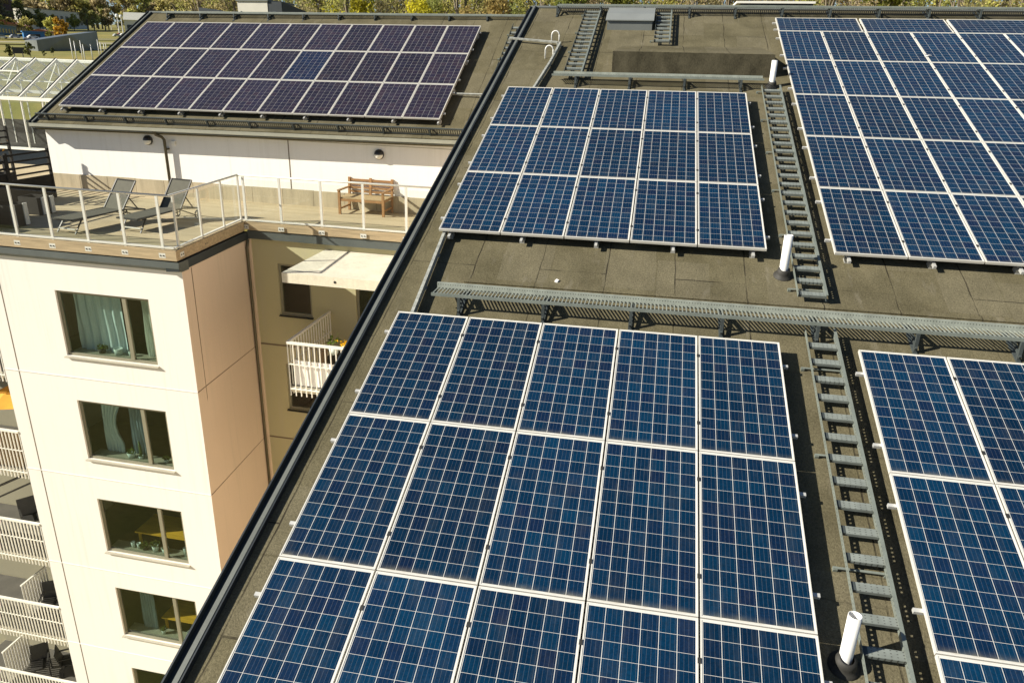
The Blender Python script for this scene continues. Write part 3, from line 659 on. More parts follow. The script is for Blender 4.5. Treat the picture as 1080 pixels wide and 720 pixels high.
def window(bld, x0, x1, z0, z1, b, split=.72, bars=True, tall=False):
    f = MB(); t = .06; y0, y1 = b + .045, b + .105
    f.box(x0, y0, z0, x0 + t, y1, z1).box(x1 - t, y0, z0, x1, y1, z1).box(x0 + t, y0, z1 - t, x1 - t, y1, z1).box(x0 + t, y0, z0, x1 - t, y1, z0 + t)
    if split:
        m = x0 + (x1 - x0) * split; f.box(m - .045, y0 - .004, z0 + t, m + .045, y1, z1 - t)
    fr = part(bld, 'window', f, WFRAME, FD)
    segs = [(x0 + t, m - .045), (m + .045, x1 - t)] if split else [(x0 + t, x1 - t)]
    for s0, s1 in segs: part(fr, 'pane', MB().box(s0, b + .075, z0 + t, s1, b + .081, z1 - t), GLASS)
    part(fr, 'window_sill', MB().prism([(x0 - .03, b + .05, z0 + .004), (x0 - .03, b - .06, z0 - .022), (x0 - .03, b - .06, z0 - .04), (x0 - .03, b + .05, z0 - .012)], (x1 - x0 + .06, 0, 0)), SILL if b < -9 else DARKM)
for h in wins: window(WB, *h, BF)
for h in iw[:3]: window(WB, *h, BIW, 0)
for h in iw[3:]: window(WB, *h, BIW, .45)

# curtains, tables and sill things behind the front windows
def curtain(a0, a1, c0, c1, b, mat, label, tie=0):
    mb = MB(); n = 40; rows = 6; b0 = 0
    for j in range(rows + 1):
        t = j / rows; s = 1 - tie * math.sin(math.pi * min(1, t * 1.2) * .8) if tie else 1
        for i in range(n + 1):
            q = i / n; mb.v.append(((a1 - a0) * q * s, .035 * math.sin(q * n * .9 + .6 * math.sin(j)) + .01 * math.sin(q * 97), (c0 - c1) * t))
    for j in range(rows):
        for i in range(n): mb.f.append((j * (n + 1) + i, j * (n + 1) + i + 1, (j + 1) * (n + 1) + i + 1, (j + 1) * (n + 1) + i))
    solid('curtain', mb, mat, label, 'curtain', FD, (a0, b, c1), 'curtains in the white block', smooth=True)
def wz(i): return wins[i][2] + .03, wins[i][3] - .02
def pot(a, c, r, h, label, plant=0.0, mat=None, cact=False, b=BF + .24):
    t = thing('potted_plant' if plant else 'vase', label, 'potted plant' if plant else 'vase', FD, (a, b, c), 'things on the window sills')
    part(t, 'pot', MB().lathe([(.0, 0), (r * .75, 0), (r, h), (r * .9, h), (r * .85, h * .85), (0, h * .85)], 14), mat or CERA, smooth=True)
    if cact: part(t, 'stem', MB().tube([(0, 0, h * .8), (.01, 0, h + .2), (0, 0, h + .38)], [.03, .034, .02], 8), newmat('cactus_skin', (.08, .12, .04), .7), smooth=True)
    elif plant:
        mb = MB()
        for _ in range(60):
            d = Vector((random.gauss(0, 1), random.gauss(0, 1), abs(random.gauss(0, 1)))).normalized() * plant * random.uniform(.3, 1); mb.leaf((d.x, d.y, h + d.z), .035, (.10, .14, .03))
        part(t, 'leaves', mb, LEAF)
def inner_sill(i):
    x0, x1, z0, z1 = wins[i]; part(WB, 'inner_sill', MB().box(x0, BF + .165, z0 + .01, x1, BF + .42, z0 + .045), SILL, FD)
for i in range(6): inner_sill(i)
z = [w_[2] + .047 for w_ in wins]
curtain(4.1, 5.32, wz(0)[0], wz(0)[1], BF + .36, CURT, 'blue grey sheer curtain at the left of the topmost window')
curtain(5.80, 6.2, wz(0)[0], wz(0)[1], BF + .36, CURTW, 'pale curtain at the right of the topmost window')
pot(4.72, z[0], .09, .10, 'small dark potted plant at left on the topmost window sill', .13, DARKM)
pot(5.14, z[0], .10, .15, 'glass jar in the middle of the topmost window sill', 0, CERA); pot(5.45, z[0], .05, .12, 'narrow pale vase beside the jar on the topmost sill', 0, CERA)
pot(6.16, z[0], .06, .26, 'dusky pink vase at the right of the topmost window sill', 0, PINKC)
curtain(4.25, 4.95, wz(1)[0], wz(1)[1], BF + .40, CURT, 'tied sheer blue curtain on the left in the second window from the top', .5)
curtain(4.95, 5.5, wz(1)[0], wz(1)[1], BF + .44, CURTB, 'darker blue curtain in the middle of the second window from the top', .2)
pot(5.02, z[1], .10, .13, 'white pot of low green leaves on the second window sill', .12); pot(5.27, z[1], .06, .07, 'tall thin cactus in a small pot on the second window sill', .01, CERA, True); pot(5.95, z[1], .06, .08, 'small leafy plant at the right of the second window sill', .10, CERA)
for i, (aa, hh, pl, lb) in enumerate(((4.62, .16, 0, 'leftmost thin glass vase on the third window sill'), (4.78, .15, 0, 'second thin glass vase on the third window sill'), (4.95, .10, .13, 'dark pot of leaves on the third window sill'),
                                      (5.25, .17, .13, 'tall white pot of green leaves on the third window sill'), (5.52, .14, .04, 'plain white pot right of the leafy one on the third sill'), (6.08, .24, 0, 'tall pale cylinder vase at the right of the third window sill'))):
    pot(aa, z[2], .05 if hh > .2 or pl == 0 else .085, hh, lb, pl, DARKM if i == 2 else CERA)
curtain(4.42, 4.85, wz(3)[0], wz(3)[1], BF + .36, CURTB, 'dark blue curtain at left in the fourth window from the top')
curtain(6.1, 6.27, wz(3)[0], wz(3)[1], BF + .36, CURTW, 'pale curtain at the right edge of the fourth window from the top')
pot(5.08, z[3], .06, .14, 'pale vase of white flowers on the fourth window sill', .09); pot(5.85, z[3], .07, .22, 'grey glass lantern jar on the fourth window sill', 0)
for i, (a0, a1) in ((2, (4.55, 6.6)), (3, (4.9, 6.5)), (4, (4.7, 6.5))):
    t = thing('table', f'orange pine table inside the {ORD[i]} window from the top', 'table', FD, (a0, BF + .44, wins[i][2] - .45), 'orange tables behind the windows')
    part(t, 'tabletop', MB().box(0, 0, .78, a1 - a0, .80, .82), TABLE)
    for x in (.05, a1 - a0 - .1):
        for y in (.05, .75): part(t, 'leg', MB().box(x, y, 0, x + .05, y + .05, .78), TABLE)

# balcony roof slab and balcony on the court wall
t = thing('canopy_slab', 'pale stained concrete canopy slab on the court wall under the terrace', 'canopy', FD, (8.92, BIW, -.55))
part(t, 'slab', MB().box(0, -2.17, -.22, 4.0, -.003, 0), SLABC); part(t, 'drain_hole', MB().tube([(1.22, -2.176, -.11), (1.22, -2.165, -.11)], .03, 10), CAST)
FLOORM = worn('dark_grey_flooring', (.085, .08, .065), .85, 0, .25, 2, 40)
def balcony(F, a0, a1, b0, b1, cf, h, label, slab, left=True, right=False, pitch=.10, group=None):
    t = thing('balcony', label, 'balcony', F, (a0, b1, cf), group); W = a1 - a0; D = b1 - b0
    part(t, 'floor_slab', MB().box(0, -D, -.14, W, -.003, -.012), slab); part(t, 'floor_covering', MB().box(.02, -D + .04, -.010, W - .02, -.02, .004), FLOORM)
    def run(p, q):
        p = Vector(p); q = Vector(q); L_ = (q - p).length; n = int(L_ / pitch); mb = MB()
        for i in range(n + 1):
            s = p.lerp(q, i / n); mb.bar((s.x, s.y, -.22), (s.x, s.y, h - .02), .018, .026, (0, 1, 0))
        part(t, 'balusters', mb, WHITEM)
        part(t, 'handrail', MB().bar((p.x, p.y, h), (q.x, q.y, h), .06, .05), WHITEM); part(t, 'bottom_rail', MB().bar((p.x, p.y, -.05), (q.x, q.y, -.05), .03, .03).bar((p.x, p.y, h * .52), (q.x, q.y, h * .52), .025, .02), WHITEM)
    run((0, -D - .02, 0), (W, -D - .02, 0))
    if left: run((0, -D - .02, 0), (0, -.05, 0))
    if right: run((W, -D - .02, 0), (W, -.05, 0))
    return t
balcony(FD, 8.97, 12.4, BIW - 2.24, BIW, -3.18, 1.06, 'white railed balcony on the court wall hung with striped cloth', SLABC, pitch=.125)
mb = MB(); n = 30
for i in range(n + 1):
    q = i / n * 1.5; y = .012 * math.sin(q * 26); mb.v += [(q, y, 0), (q, y + .01, -.30), (q, y + .02, -.62)]
for i in range(n): mb.f += [(i * 3, i * 3 + 1, i * 3 + 4, i * 3 + 3), (i * 3 + 1, i * 3 + 2, i * 3 + 5, i * 3 + 4)]
solid('cloth', mb, CLOTH, 'white striped cloth hung inside the court balcony railing', 'cloth', FD, (9.06, BIW - 2.2, -2.55), smooth=True)
t = thing('potted_plant', 'yellow flowers in a pot on the court balcony railing', 'potted plant', FD, (10.30, BIW - 2.05, -2.3))
part(t, 'pot', MB().lathe([(0, 0), (.09, 0), (.11, .16), (.1, .16), (0, .13)], 12), PVC, smooth=True)
mb = MB()
for _ in range(90):
    mb.leaf((random.gauss(0, .10), random.gauss(0, .06), .2 + random.gauss(0, .04)), .035, (.75, .45, .02))
part(t, 'flowers', mb, LEAF)
t = thing('potted_plant', 'green leafy plant in a pot at the court balcony railing', 'potted plant', FD, (9.92, BIW - 1.95, -2.4))
part(t, 'pot', MB().lathe([(0, 0), (.09, 0), (.11, .16), (.1, .16), (0, .13)], 12), CERA, smooth=True)
mb = MB()
for _ in range(50): mb.leaf((random.gauss(0, .12), random.gauss(0, .06), .24 + abs(random.gauss(0, .10))), .045, (.12, .17, .03))
part(t, 'leaves', mb, LEAF)
solid('seat_cushion', MB().prism([(0, 0, 0), (.06, .0, .45), (.06, .35, .52), (0, .35, .05)][::-1], (.05, 0, 0)), worn('beige_fabric', (.45, .34, .22), .9), 'beige board leaning inside the court balcony', 'board', FD, (9.15, BIW - 1.2, -3.17))

# railings of the terrace
def railing(label, p, q, posts, posts_n, out, rail_r=.022, glass=True):
    p = Vector((*p, 0)); q = Vector((*q, 0)); d = (q - p); Ln = d.length; d.normalize()
    t = thing('terrace_railing', label, 'railing', FD, tuple(p), 'terrace railings', math.atan2(d.y, d.x))
    part(t, 'handrail', MB().tube([(-.0, 0, 1.12), (Ln, 0, 1.12)], rail_r, 10), RAILW, smooth=True)
    part(t, 'bottom_rail', MB().box(0, -.03, .045, Ln, .03, .075), RAILW)
    for x in posts:
        ps = part(t, 'post', MB().box(x - .027, -.016, -.14, x + .027, .016, 1.11), RAILW)
        bp = MB().box(x - .075, out * .055 - .006, -.15, x + .075, out * .055 + .006, -.05); part(ps, 'bracket', bp, RAILW)
        part(ps, 'bolt', MB().box(x - .05, out * .064 - .008, -.112, x - .025, out * .064 + .008, -.088).box(x + .02, out * .064 - .008, -.112, x + .045, out * .064 + .008, -.088), CAST)
    if glass:
        xs_ = sorted(posts)
        for x0, x1 in zip(xs_, xs_[1:]):
            if x1 - x0 < .3: continue
            part(t, 'glass_pane', MB().box(x0 + .06, -.004, .09, x1 - .06, .004, 1.03), CLEAR)
    return t
railing('pale metal railing along the front edge of the terrace, by the loungers', (-6, BE + .04), (AC - .06, BE + .04), [.15 + 6 + i * .862 - .0 for i in range(-4, 9)] if False else [12.86 - .862 * i for i in range(14)], 0, -1)
railing('pale metal railing along the short side of the terrace corner', (AC - .06, BE + .04), (AI - .09, BI - .04), [.16, 1.14, 2.16, 3.02], 0, -1)
railing('pale metal railing of the terrace in front of the wooden bench', (AI - .09, BI - .04), (12.6, BI - .04), [.13, 1.06, 2.10, 3.15, 4.2, 5.25], 0, -1)

# sun loungers
def lounger(a, b, label, rot=0):
    t = thing('sun_lounger', label, 'sun lounger', FD, (a, b, 0), 'sun loungers', rot); W = .57
    part(t, 'frame', MB().bar((-W / 2, 0, .31), (-W / 2, 1.42, .33), .035, .03).bar((W / 2, 0, .31), (W / 2, 1.42, .33), .035, .03).bar((-W / 2, 0, .31), (W / 2, 0, .31), .035, .03).bar((-W / 2, 1.42, .33), (-W / 2, 2.0, .24), .03, .03).bar((W / 2, 1.42, .33), (W / 2, 2.0, .24), .03, .03).bar((-W / 2, 2.0, .24), (W / 2, 2.0, .24), .03, .03), DARKM)
    part(t, 'seat', MB().box(-W / 2 + .02, .02, .318, W / 2 - .02, 1.40, .334), TEXT)
    bt, bz = (1.36, .33), (1.84, .93)
    bk = part(t, 'backrest', MB().prism([(-W / 2 + .02, bt[0], bt[1]), (-W / 2 + .02, bz[0], bz[1]), (-W / 2 + .02, bz[0] + .012, bz[1] - .01), (-W / 2 + .02, bt[0] + .012, bt[1] - .01)], (W - .04, 0, 0)), TEXT)
    part(bk, 'backrest_frame', MB().bar((-W / 2, bt[0], bt[1]), (-W / 2, *bz), .03, .03, (0, 1, 0)).bar((W / 2, bt[0], bt[1]), (W / 2, *bz), .03, .03, (0, 1, 0)).bar((-W / 2, *bz), (W / 2, *bz), .03, .03), DARKM)
    part(t, 'backrest_strut', MB().bar((-W / 2 + .05, 1.58, .62), (-W / 2 + .05, 1.85, .26), .02, .02, (0, 1, 0)).bar((W / 2 - .05, 1.58, .62), (W / 2 - .05, 1.85, .26), .02, .02, (0, 1, 0)), DARKM)
    for s in (-1, 1):
        part(t, 'leg', MB().bar((s * (W / 2 - .03), .28, .30), (s * (W / 2 - .02), .05, 0), .03, .02, (0, 1, 0)), DARKM)
        part(t, 'leg', MB().bar((s * (W / 2 - .03), 1.35, .31), (s * (W / 2 - .02), 1.86, .09), .03, .02, (0, 1, 0)), DARKM)
        pts = [(s * (W / 2 + .02), 1.9 + .10 * math.cos(x_), .105 + .10 * math.sin(x_)) for x_ in [i * math.pi / 8 for i in range(17)]]
        wmb = MB().tube(pts, .016, 6).bar((s * (W / 2 + .02), 1.81, .105), (s * (W / 2 + .02), 1.99, .105), .015, .02).bar((s * (W / 2 + .02), 1.9, .02), (s * (W / 2 + .02), 1.9, .19), .015, .02, (0, 1, 0))
        part(t, 'wheel', wmb, DARKM)
    part(t, 'foot_bar', MB().bar((-W / 2 + .03, .08, .10), (W / 2 - .03, .08, .10), .025, .025), RAILW)
    return t
lounger(5.20, -8.80, 'grey fabric sun lounger in the sun, right of its shaded twin', -.10)
lounger(4.02, -9.35, 'grey fabric sun lounger lying in shade, closer to the dark planters', -.16)

# bench
t = thing('garden_bench', 'slatted teak garden bench against the white terrace wall', 'bench', FD, (8.62, -5.18, 0)); W = 1.19; Dp = .62
for x in (0, W):
    part(t, 'leg', MB().bar((x, 0, 0), (x, 0, .60), .06, .055, (0, 1, 0)), BENCHW)
    part(t, 'leg', MB().bar((x, Dp, 0), (x, Dp + .08, .86), .06, .055, (0, 1, 0)), BENCHW)
    part(t, 'armrest', MB().box(x - .035, -.05, .60, x + .035, Dp + .03, .63), BENCHW); part(t, 'side_rail', MB().box(x - .02, .03, .36, x + .02, Dp, .42).box(x - .015, .03, .12, x + .015, Dp, .16), BENCHW)
mb = MB()
for i in range(7): mb.box(-.02, .0 + i * .088, .405, W + .02, .075 + i * .088, .43)
part(t, 'seat', mb, worn('sun_bleached_teak', (.44, .33, .18), .7, 0, .3, 4, 40, 0, .3, (2, 8, 8))); part(t, 'front_rail', MB().box(.03, -.015, .34, W - .03, .02, .40), BENCHW)
mb = MB()
for i in range(4): mb.bar((.03, Dp + .035 + i * .012, .50 + i * .098), (W - .03, Dp + .035 + i * .012, .50 + i * .098), .02, .055)
bk = part(t, 'backrest', mb, BENCHW); part(bk, 'back_post', MB().bar((W / 2, Dp + .02, .42), (W / 2, Dp + .075, .86), .07, .03, (0, 1, 0)), BENCHW)

# dark planters, crates and trellis screens at the left of the terrace
def crate(a, b, w_, d_, h_, label, slats=True, mat=None):
    t = thing('planter_box', label, 'planter box', FD, (a, b, 0), 'dark boxes on the terrace'); mb = MB().box(0, 0, 0, w_, .03, h_).box(0, d_ - .03, 0, w_, d_, h_).box(0, .03, 0, .03, d_ - .03, h_).box(w_ - .03, .03, 0, w_, d_ - .03, h_).box(.03, .03, .02, w_ - .03, d_ - .03, h_ - .07)
    part(t, 'box', mb, mat or DARKW)
    if slats:
        for y in (.02, d_ - .14): part(t, 'end_board', MB().box(w_ + .001, y, .02, w_ + .025, y + .11, h_ + .01), WHITEM)
crate(1.55, -7.9, .62, .42, .42, 'dark planter box with pale end boards, nearest the trellis screen')
crate(1.95, -9.3, .72, .50, .50, 'dark planter box with two white end boards behind the railing post')
crate(1.95, -9.85, .62, .30, .38, 'white painted box at the left edge of the terrace', False, WHITEM)
def trellis(a, b0, b1, h, low, label):
    t = thing('trellis_screen', label, 'trellis screen', FD, (a, b0, 0), 'dark trellis screens'); L_ = b1 - b0
    for y in (0, L_): part(t, 'post', MB().box(-.03, y - .03, 0, .03, y + .03, h), DARKW)
    mb = MB(); z_ = low + .08
    while z_ < h - .02: mb.box(-.012, .03, z_, .012, L_ - .03, z_ + .045); z_ += .17
    part(t, 'slats', mb, DARKW); part(t, 'lower_board', MB().box(-.02, .03, .03, .02, L_ - .03, low), DARKW)
trellis(.62, -7.1, -5.75, 1.30, .62, 'dark slatted trellis screen beside the white wall corner')
trellis(1.62, -9.75, -8.15, 1.42, 1.0, 'dark slatted trellis screen at the left edge of the terrace, nearer the camera')
trellis(-1.1, -6.6, -5.2, 1.75, .5, 'tall dark trellis screen behind the planter with the orange shrub')
t = thing('planter_shrub', 'thin shrub with orange brown leaves in a dark pot on the terrace', 'shrub', FD, (-.15, -6.9, 0))
part(t, 'pot', MB().box(-.3, -.3, 0, .3, .3, .75).box(-.27, -.27, .75, .27, .27, .76), DARKW); part(t, 'stem', MB().tube([(0, 0, .7), (.05, 0, 1.3), (-.02, 0, 1.8)], [.03, .02, .01], 6), BARK)
mb = MB()
for _ in range(240): z_ = random.uniform(.75, 2.0); mb.leaf((random.gauss(0, .17), random.gauss(0, .17), z_), .05, (.22, .11, .02) if z_ > 1 else (.13, .15, .03))
part(t, 'leaves', mb, LEAF)

# ------------------------------------------------------------------ balconies left of the white block
for i, lb in enumerate(('topmost', 'second', 'third', 'fourth', 'lowest')):
    cf = -3.31 - 2.62 * i
    balcony(FD, -2.2, AL - .02, -9.86, -8.0, cf, 1.08, f'white railed balcony left of the white block, {lb} of five', SLABC, False, False, group='balconies left of the white block')
    if i > 2:
        h_ = 1.13; mb = MB()
        for k_ in range(10): mb.bar((0, .09 * k_, .03), (0, .09 * k_, h_ - .03), .012, .05, (0, 1, 0))
        t = thing('divider_screen', f'white slatted divider screen standing on the {lb} balcony from the top', 'screen', FD, ((.6, -.65)[i - 3], -9.4, cf), 'balcony dividers'); part(t, 'slats', mb, WHITEM); part(t, 'top_rail', MB().box(-.025, -.03, h_ - .03, .025, .86, h_ + .01), WHITEM)
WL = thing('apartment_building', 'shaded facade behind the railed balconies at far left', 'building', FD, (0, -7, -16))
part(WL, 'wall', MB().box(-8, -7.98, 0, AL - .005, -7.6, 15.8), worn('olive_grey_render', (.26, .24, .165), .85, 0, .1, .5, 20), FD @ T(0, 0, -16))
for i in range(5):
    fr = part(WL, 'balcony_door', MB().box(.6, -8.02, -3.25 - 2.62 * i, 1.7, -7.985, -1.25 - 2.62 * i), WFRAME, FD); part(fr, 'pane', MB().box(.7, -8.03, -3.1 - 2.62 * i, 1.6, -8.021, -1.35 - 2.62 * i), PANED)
t = thing('parasol', 'orange canvas parasol on the second balcony from the top at far left', 'parasol', FD, (1.62, -9.2, -5.93)); mb = MB(); n = 8
for k_ in range(n):
    a0, a1 = 2 * math.pi * k_ / n, 2 * math.pi * (k_ + 1) / n; mb.quad((0, 0, 2.0), (.75 * math.cos(a0), .75 * math.sin(a0), 1.62), (.75 * math.cos(a1), .75 * math.sin(a1), 1.62))
part(t, 'canopy', mb, ORANGE); part(t, 'pole', MB().tube([(0, 0, 0), (0, 0, 2.0)], .02, 8), WHITEM)
solid('reed_screen', MB().box(-.01, 0, 0, .01, 1.2, .95).box(-1.2, -.0, 0, -.01, .02, .95), WICK, 'brown woven reed screen on the second balcony from the top', 'screen', FD, (1.95, -9.78, -5.92))
def chair(a, b, c, rot, label, mat):
    t = thing('balcony_chair', label, 'chair', FD, (a, b, c), 'dark balcony chairs', rot)
    part(t, 'seat', MB().box(-.24, -.24, .40, .24, .22, .44), mat); part(t, 'backrest', MB().prism([(-.24, .20, .44), (-.24, .32, .90), (-.24, .34, .89), (-.24, .23, .43)], (.48, 0, 0)), mat)
    for x in (-.22, .22):
        for y in (-.22, .20): part(t, 'leg', MB().box(x - .015, y - .015, 0, x + .015, y + .015, .40), mat)
        part(t, 'armrest', MB().box(x - .02, -.22, .62, x + .02, .26, .65), mat)
chair(1.12, -9.1, -11.17, .5, 'black chair on the fourth balcony from the top, right of the pale divider', DARKM)
chair(1.75, -8.9, -11.17, 2.4, 'black chair half hidden by the white block, fourth balcony from the top', DARKM)
chair(.05, -8.95, -13.79, .7, 'black chair close to the pale divider on the lowest balcony', DARKM)
chair(.75, -8.6, -13.79, 2.2, 'black chair further from the divider on the lowest balcony', DARKM)
chair(.9, -8.9, -8.55, .9, 'black chair on the third balcony from the top', DARKM)
t = thing('table', 'small grey table behind the black chairs on the fourth balcony', 'table', FD, (1.35, -8.55, -11.17)); part(t, 'tabletop', MB().lathe([(0, .70), (.33, .70), (.33, .73), (0, .73)], 18), COWLM); part(t, 'leg', MB().tube([(0, 0, 0), (0, 0, .7)], .03, 8), DARKM)
t = thing('stair_rail', 'black metal stair rail on the second balcony from the top', 'railing', FD, (.75, -9.6, -8.55)); 
part(t, 'rail', MB().bar((0, 0, 1.75), (.9, 1.4, 2.0), .04, .05).bar((0, 0, 1.45), (.9, 1.4, 1.7), .03, .04), DARKM); part(t, 'post', MB().bar((.45, .7, 0), (.45, .7, 1.9), .05, .04, (0, 1, 0)), DARKM)

# ------------------------------------------------------------------ glasshouse on the roof beyond the terrace
G0 = (-6.40, 1.0, -.10)     # a of one rafter at the front, b, floor
GH = thing('glasshouse', 'white framed glasshouse with pitched glass roof beyond the terrace', 'glasshouse', FD, G0)
gl, gr, ge, gr_z, gd = -9.1, 8.19, 2.12, 3.42, 2.06
part(GH, 'base_wall', MB().box(gl, -.02, -.5, gr, .12, .30), worn('blue_grey_cladding', (.02, .027, .034), .9, 0, .15, 4, 60, 0, .1), None)
part(GH, 'sill_beam', MB().box(gl, -.05, .30, gr, .14, .38), WHITEM); part(GH, 'eave_beam', MB().box(gl, -.05, ge - .06, gr, .08, ge + .06), WHITEM)
part(GH, 'ridge_beam', MB().box(gl, gd - .05, gr_z - .04, gr, gd + .05, gr_z + .07), WHITEM); part(GH, 'rear_wall_beam', MB().box(gl, 2 * gd - .05, ge - .06, gr, 2 * gd + .05, ge + .05), WHITEM)
part(GH, 'purlin', MB().box(gl, gd * .5 - .02, (ge + gr_z) / 2 - .09, gr, gd * .5 + .02, (ge + gr_z) / 2 - .05), WHITEM)
for i in range(-10, 10):
    x = i * .91
    if not gl < x < gr: continue
    part(GH, 'rafter', MB().bar((x, -.04, ge + .03), (x, gd, gr_z + .05), .065, .09), WHITEM); part(GH, 'glazing_bar', MB().bar((x - .045, -.04, ge + .085), (x - .045, gd, gr_z + .105), .022, .03), DARKM)
    part(GH, 'rafter', MB().bar((x, 2 * gd, ge + .03), (x, gd, gr_z + .05), .05, .05), WHITEM)
    part(GH, 'post', MB().box(x - .016, -.02, .38, x + .016, .05, ge - .06), WHITEM); part(GH, 'post_gasket', MB().box(x - .04, -.012, .38, x - .0165, .04, ge - .06), DARKM); part(GH, 'post', MB().box(x - .02, 2 * gd - .02, -.2, x + .02, 2 * gd + .02, ge), WHITEM)
    if i % 2 == 0: part(GH, 'truss', MB().bar((x, .05, ge - .1), (x, gd * 2, ge - .1), .03, .03).bar((x, gd, ge - .1), (x, gd, gr_z), .03, .03).bar((x, gd * .5, ge - .1), (x, gd, gr_z), .025, .025).bar((x, gd * 1.5, ge - .1), (x, gd, gr_z), .025, .025).bar((x, gd, gr_z - .1), (x + .9, gd * .5, (ge + gr_z) / 2 - .1), .025, .025).bar((x + 1.8, gd, gr_z - .1), (x + .9, gd * .5, (ge + gr_z) / 2 - .1), .025, .025), WHITEM)
part(GH, 'roof_glass', MB().quad((gl, 0, ge + .062), (gr, 0, ge + .062), (gr, gd, gr_z + .08), (gl, gd, gr_z + .08)), GHGLASS)
part(GH, 'roof_glass', MB().quad((gl, 2 * gd, ge + .05), (gr, 2 * gd, ge + .05), (gr, gd, gr_z + .08), (gl, gd, gr_z + .08)), GHGLASS)
part(GH, 'wall_glass', MB().box(gl, .02, .38, gr, .026, ge - .06), CLEAR)
part(GH, 'roof_vent', MB().bar((-1.9, 1.2, 3.02), (-.95, 1.2, 3.02), .05, .05).bar((-1.9, 1.2, 3.02), (-1.9, 1.9, 3.40), .04, .04).bar((-.95, 1.2, 3.02), (-.95, 1.9, 3.40), .04, .04), WHITEM)
part(GH, 'floor', MB().box(gl, .12, -.3, gr, 2 * gd, -.02), DARKM); part(GH, 'rear_base', MB().box(gl, 2 * gd, -.3, gr, 2 * gd + .06, .95), DARKM); part(WB, 'lower_terrace', MB().box(-9, -.9, -.6, -.6, .98, -.38), CONC, FD)
for a, b, r_, lb in ((-5.6, 2.3, .4, 'dark dining chair just inside the glasshouse, right of its neighbour'), (-6.6, 2.5, 2.2, 'dark dining chair deeper inside the glasshouse')): chair(a, b, -.12, r_, lb, DARKM)

# ------------------------------------------------------------------ roof boxes beyond the ridges
t = thing('rooftop_box', 'pale grey plant box with dark lid beyond the white building ridge', 'rooftop box', FW, (-17.95, 30.5, 3.92))
part(t, 'body', MB().box(-1.52, 0, 0, .22, 3.0, 2.2), WALLW); part(t, 'lid', MB().box(-1.58, -.06, 2.2, .28, 3.06, 2.30), TRIMG); part(t, 'side_panel', MB().prism([(.225, .02, 0), (.225, 3.0, 0), (.225, 3.0, 1.9), (.225, .02, 2.19)][::-1], (.8, 0, 0)), TRIM)
solid('roof_hatch', MB().prism([(-2.2, 0, 0), (0, 0, 0), (0, 0, .5), (-2.2, 0, .8)][::-1], (0, 1.5, 0)), TRIM, 'dark sloping roof hatch left of the pale plant box', 'roof hatch', FW, (-19.6, 30.5, 5.0))
t = thing('rooftop_unit', 'long dark plant unit with white top edge beyond the panel roof ridge', 'rooftop unit', FW, (5.9, 21.5, 3.0))
part(t, 'body', MB().box(0, 0, 0, 2.55, 1.6, 2.50), TRIM); part(t, 'top_edge', MB().box(-.15, -.1, 2.50, 2.6, 1.7, 2.575), WHITEM)

# ------------------------------------------------------------------ far park and town
def at(x, y): return (x, y, gz(y) + .2)
t = thing('pavilion', 'wedge shaped zinc clad pavilion with sloping top in the park', 'building', FW, (-134, 143.5, 4.0))
q = Vector((6.0, 12.0, .55)); top0, top1 = 2.3, 4.6
part(t, 'wall', MB().prism([(0, 0, -.6), (q.x * .5 + .4, q.y * .5, -.4), (q.x, q.y, -.2), (q.x + .0, q.y, top1), (q.x * .5 + .4, q.y * .5, (top0 + top1) / 2 + .15), (0, 0, top0)], (-6, 3.2, 0)), STEELB)
t = thing('notice_board', 'black notice board in the grass between two shrubs', 'sign', FW, at(-111, 113.2)); part(t, 'board', MB().bar((-.85, -.3, .95), (.85, .6, .95), .1, 1.05), CAST)
for s in (-.6, .6): part(t, 'leg', MB().bar((s, s * .5, -.3), (s, s * .5, .6), .1, .1, (0, 1, 0)), CAST)
FLP = [(-95.7, 108.2, 3.2), (-94, 107, 2.8), (-92, 106, 2.9), (-90.6, 104.8, 2.3), (-90.7, 106.7, 2.3), (-101.2, 121.6, 2.8), (-106.9, 129.4, 2.2), (-116.9, 143, 1.6), (-122.5, 150.8, 1.4)]
for i, (x, y, h_) in enumerate(FLP):
    solid('bare_pole', MB().tube([(0, 0, -.4), (0, 0, h_)], [.09, .06], 8).tube([(0, 0, h_), (0, 0, h_ + .08)], .09, 8), PVC, f'slim white pole in the park, {ORD[i]} from left', 'pole', FW, (x, y, gz(y) + .1), 'white poles in the park', smooth=True)
for i, (x, y, h_) in enumerate([(-429.7, 544.4, 9.5), (-455.2, 584, 9.7), (-251.4, 325.4, 8.6), (-269.2, 351.7, 8.5)]):
    t = thing('street_lamp', f'tall pale lamp post among far trees, {ORD[i]} from left', 'street lamp', FW, at(x, y), 'far lamp posts'); part(t, 'pole', MB().tube([(0, 0, -.5), (0, 0, h_)], [.32, .2], 8), PVC)
    part(t, 'lamp_head', MB().lathe([(0, h_ - .8), (.75, h_ - .6), (.8, h_ + .2), (.4, h_ + .7), (0, h_ + .8)], 10), PVC)
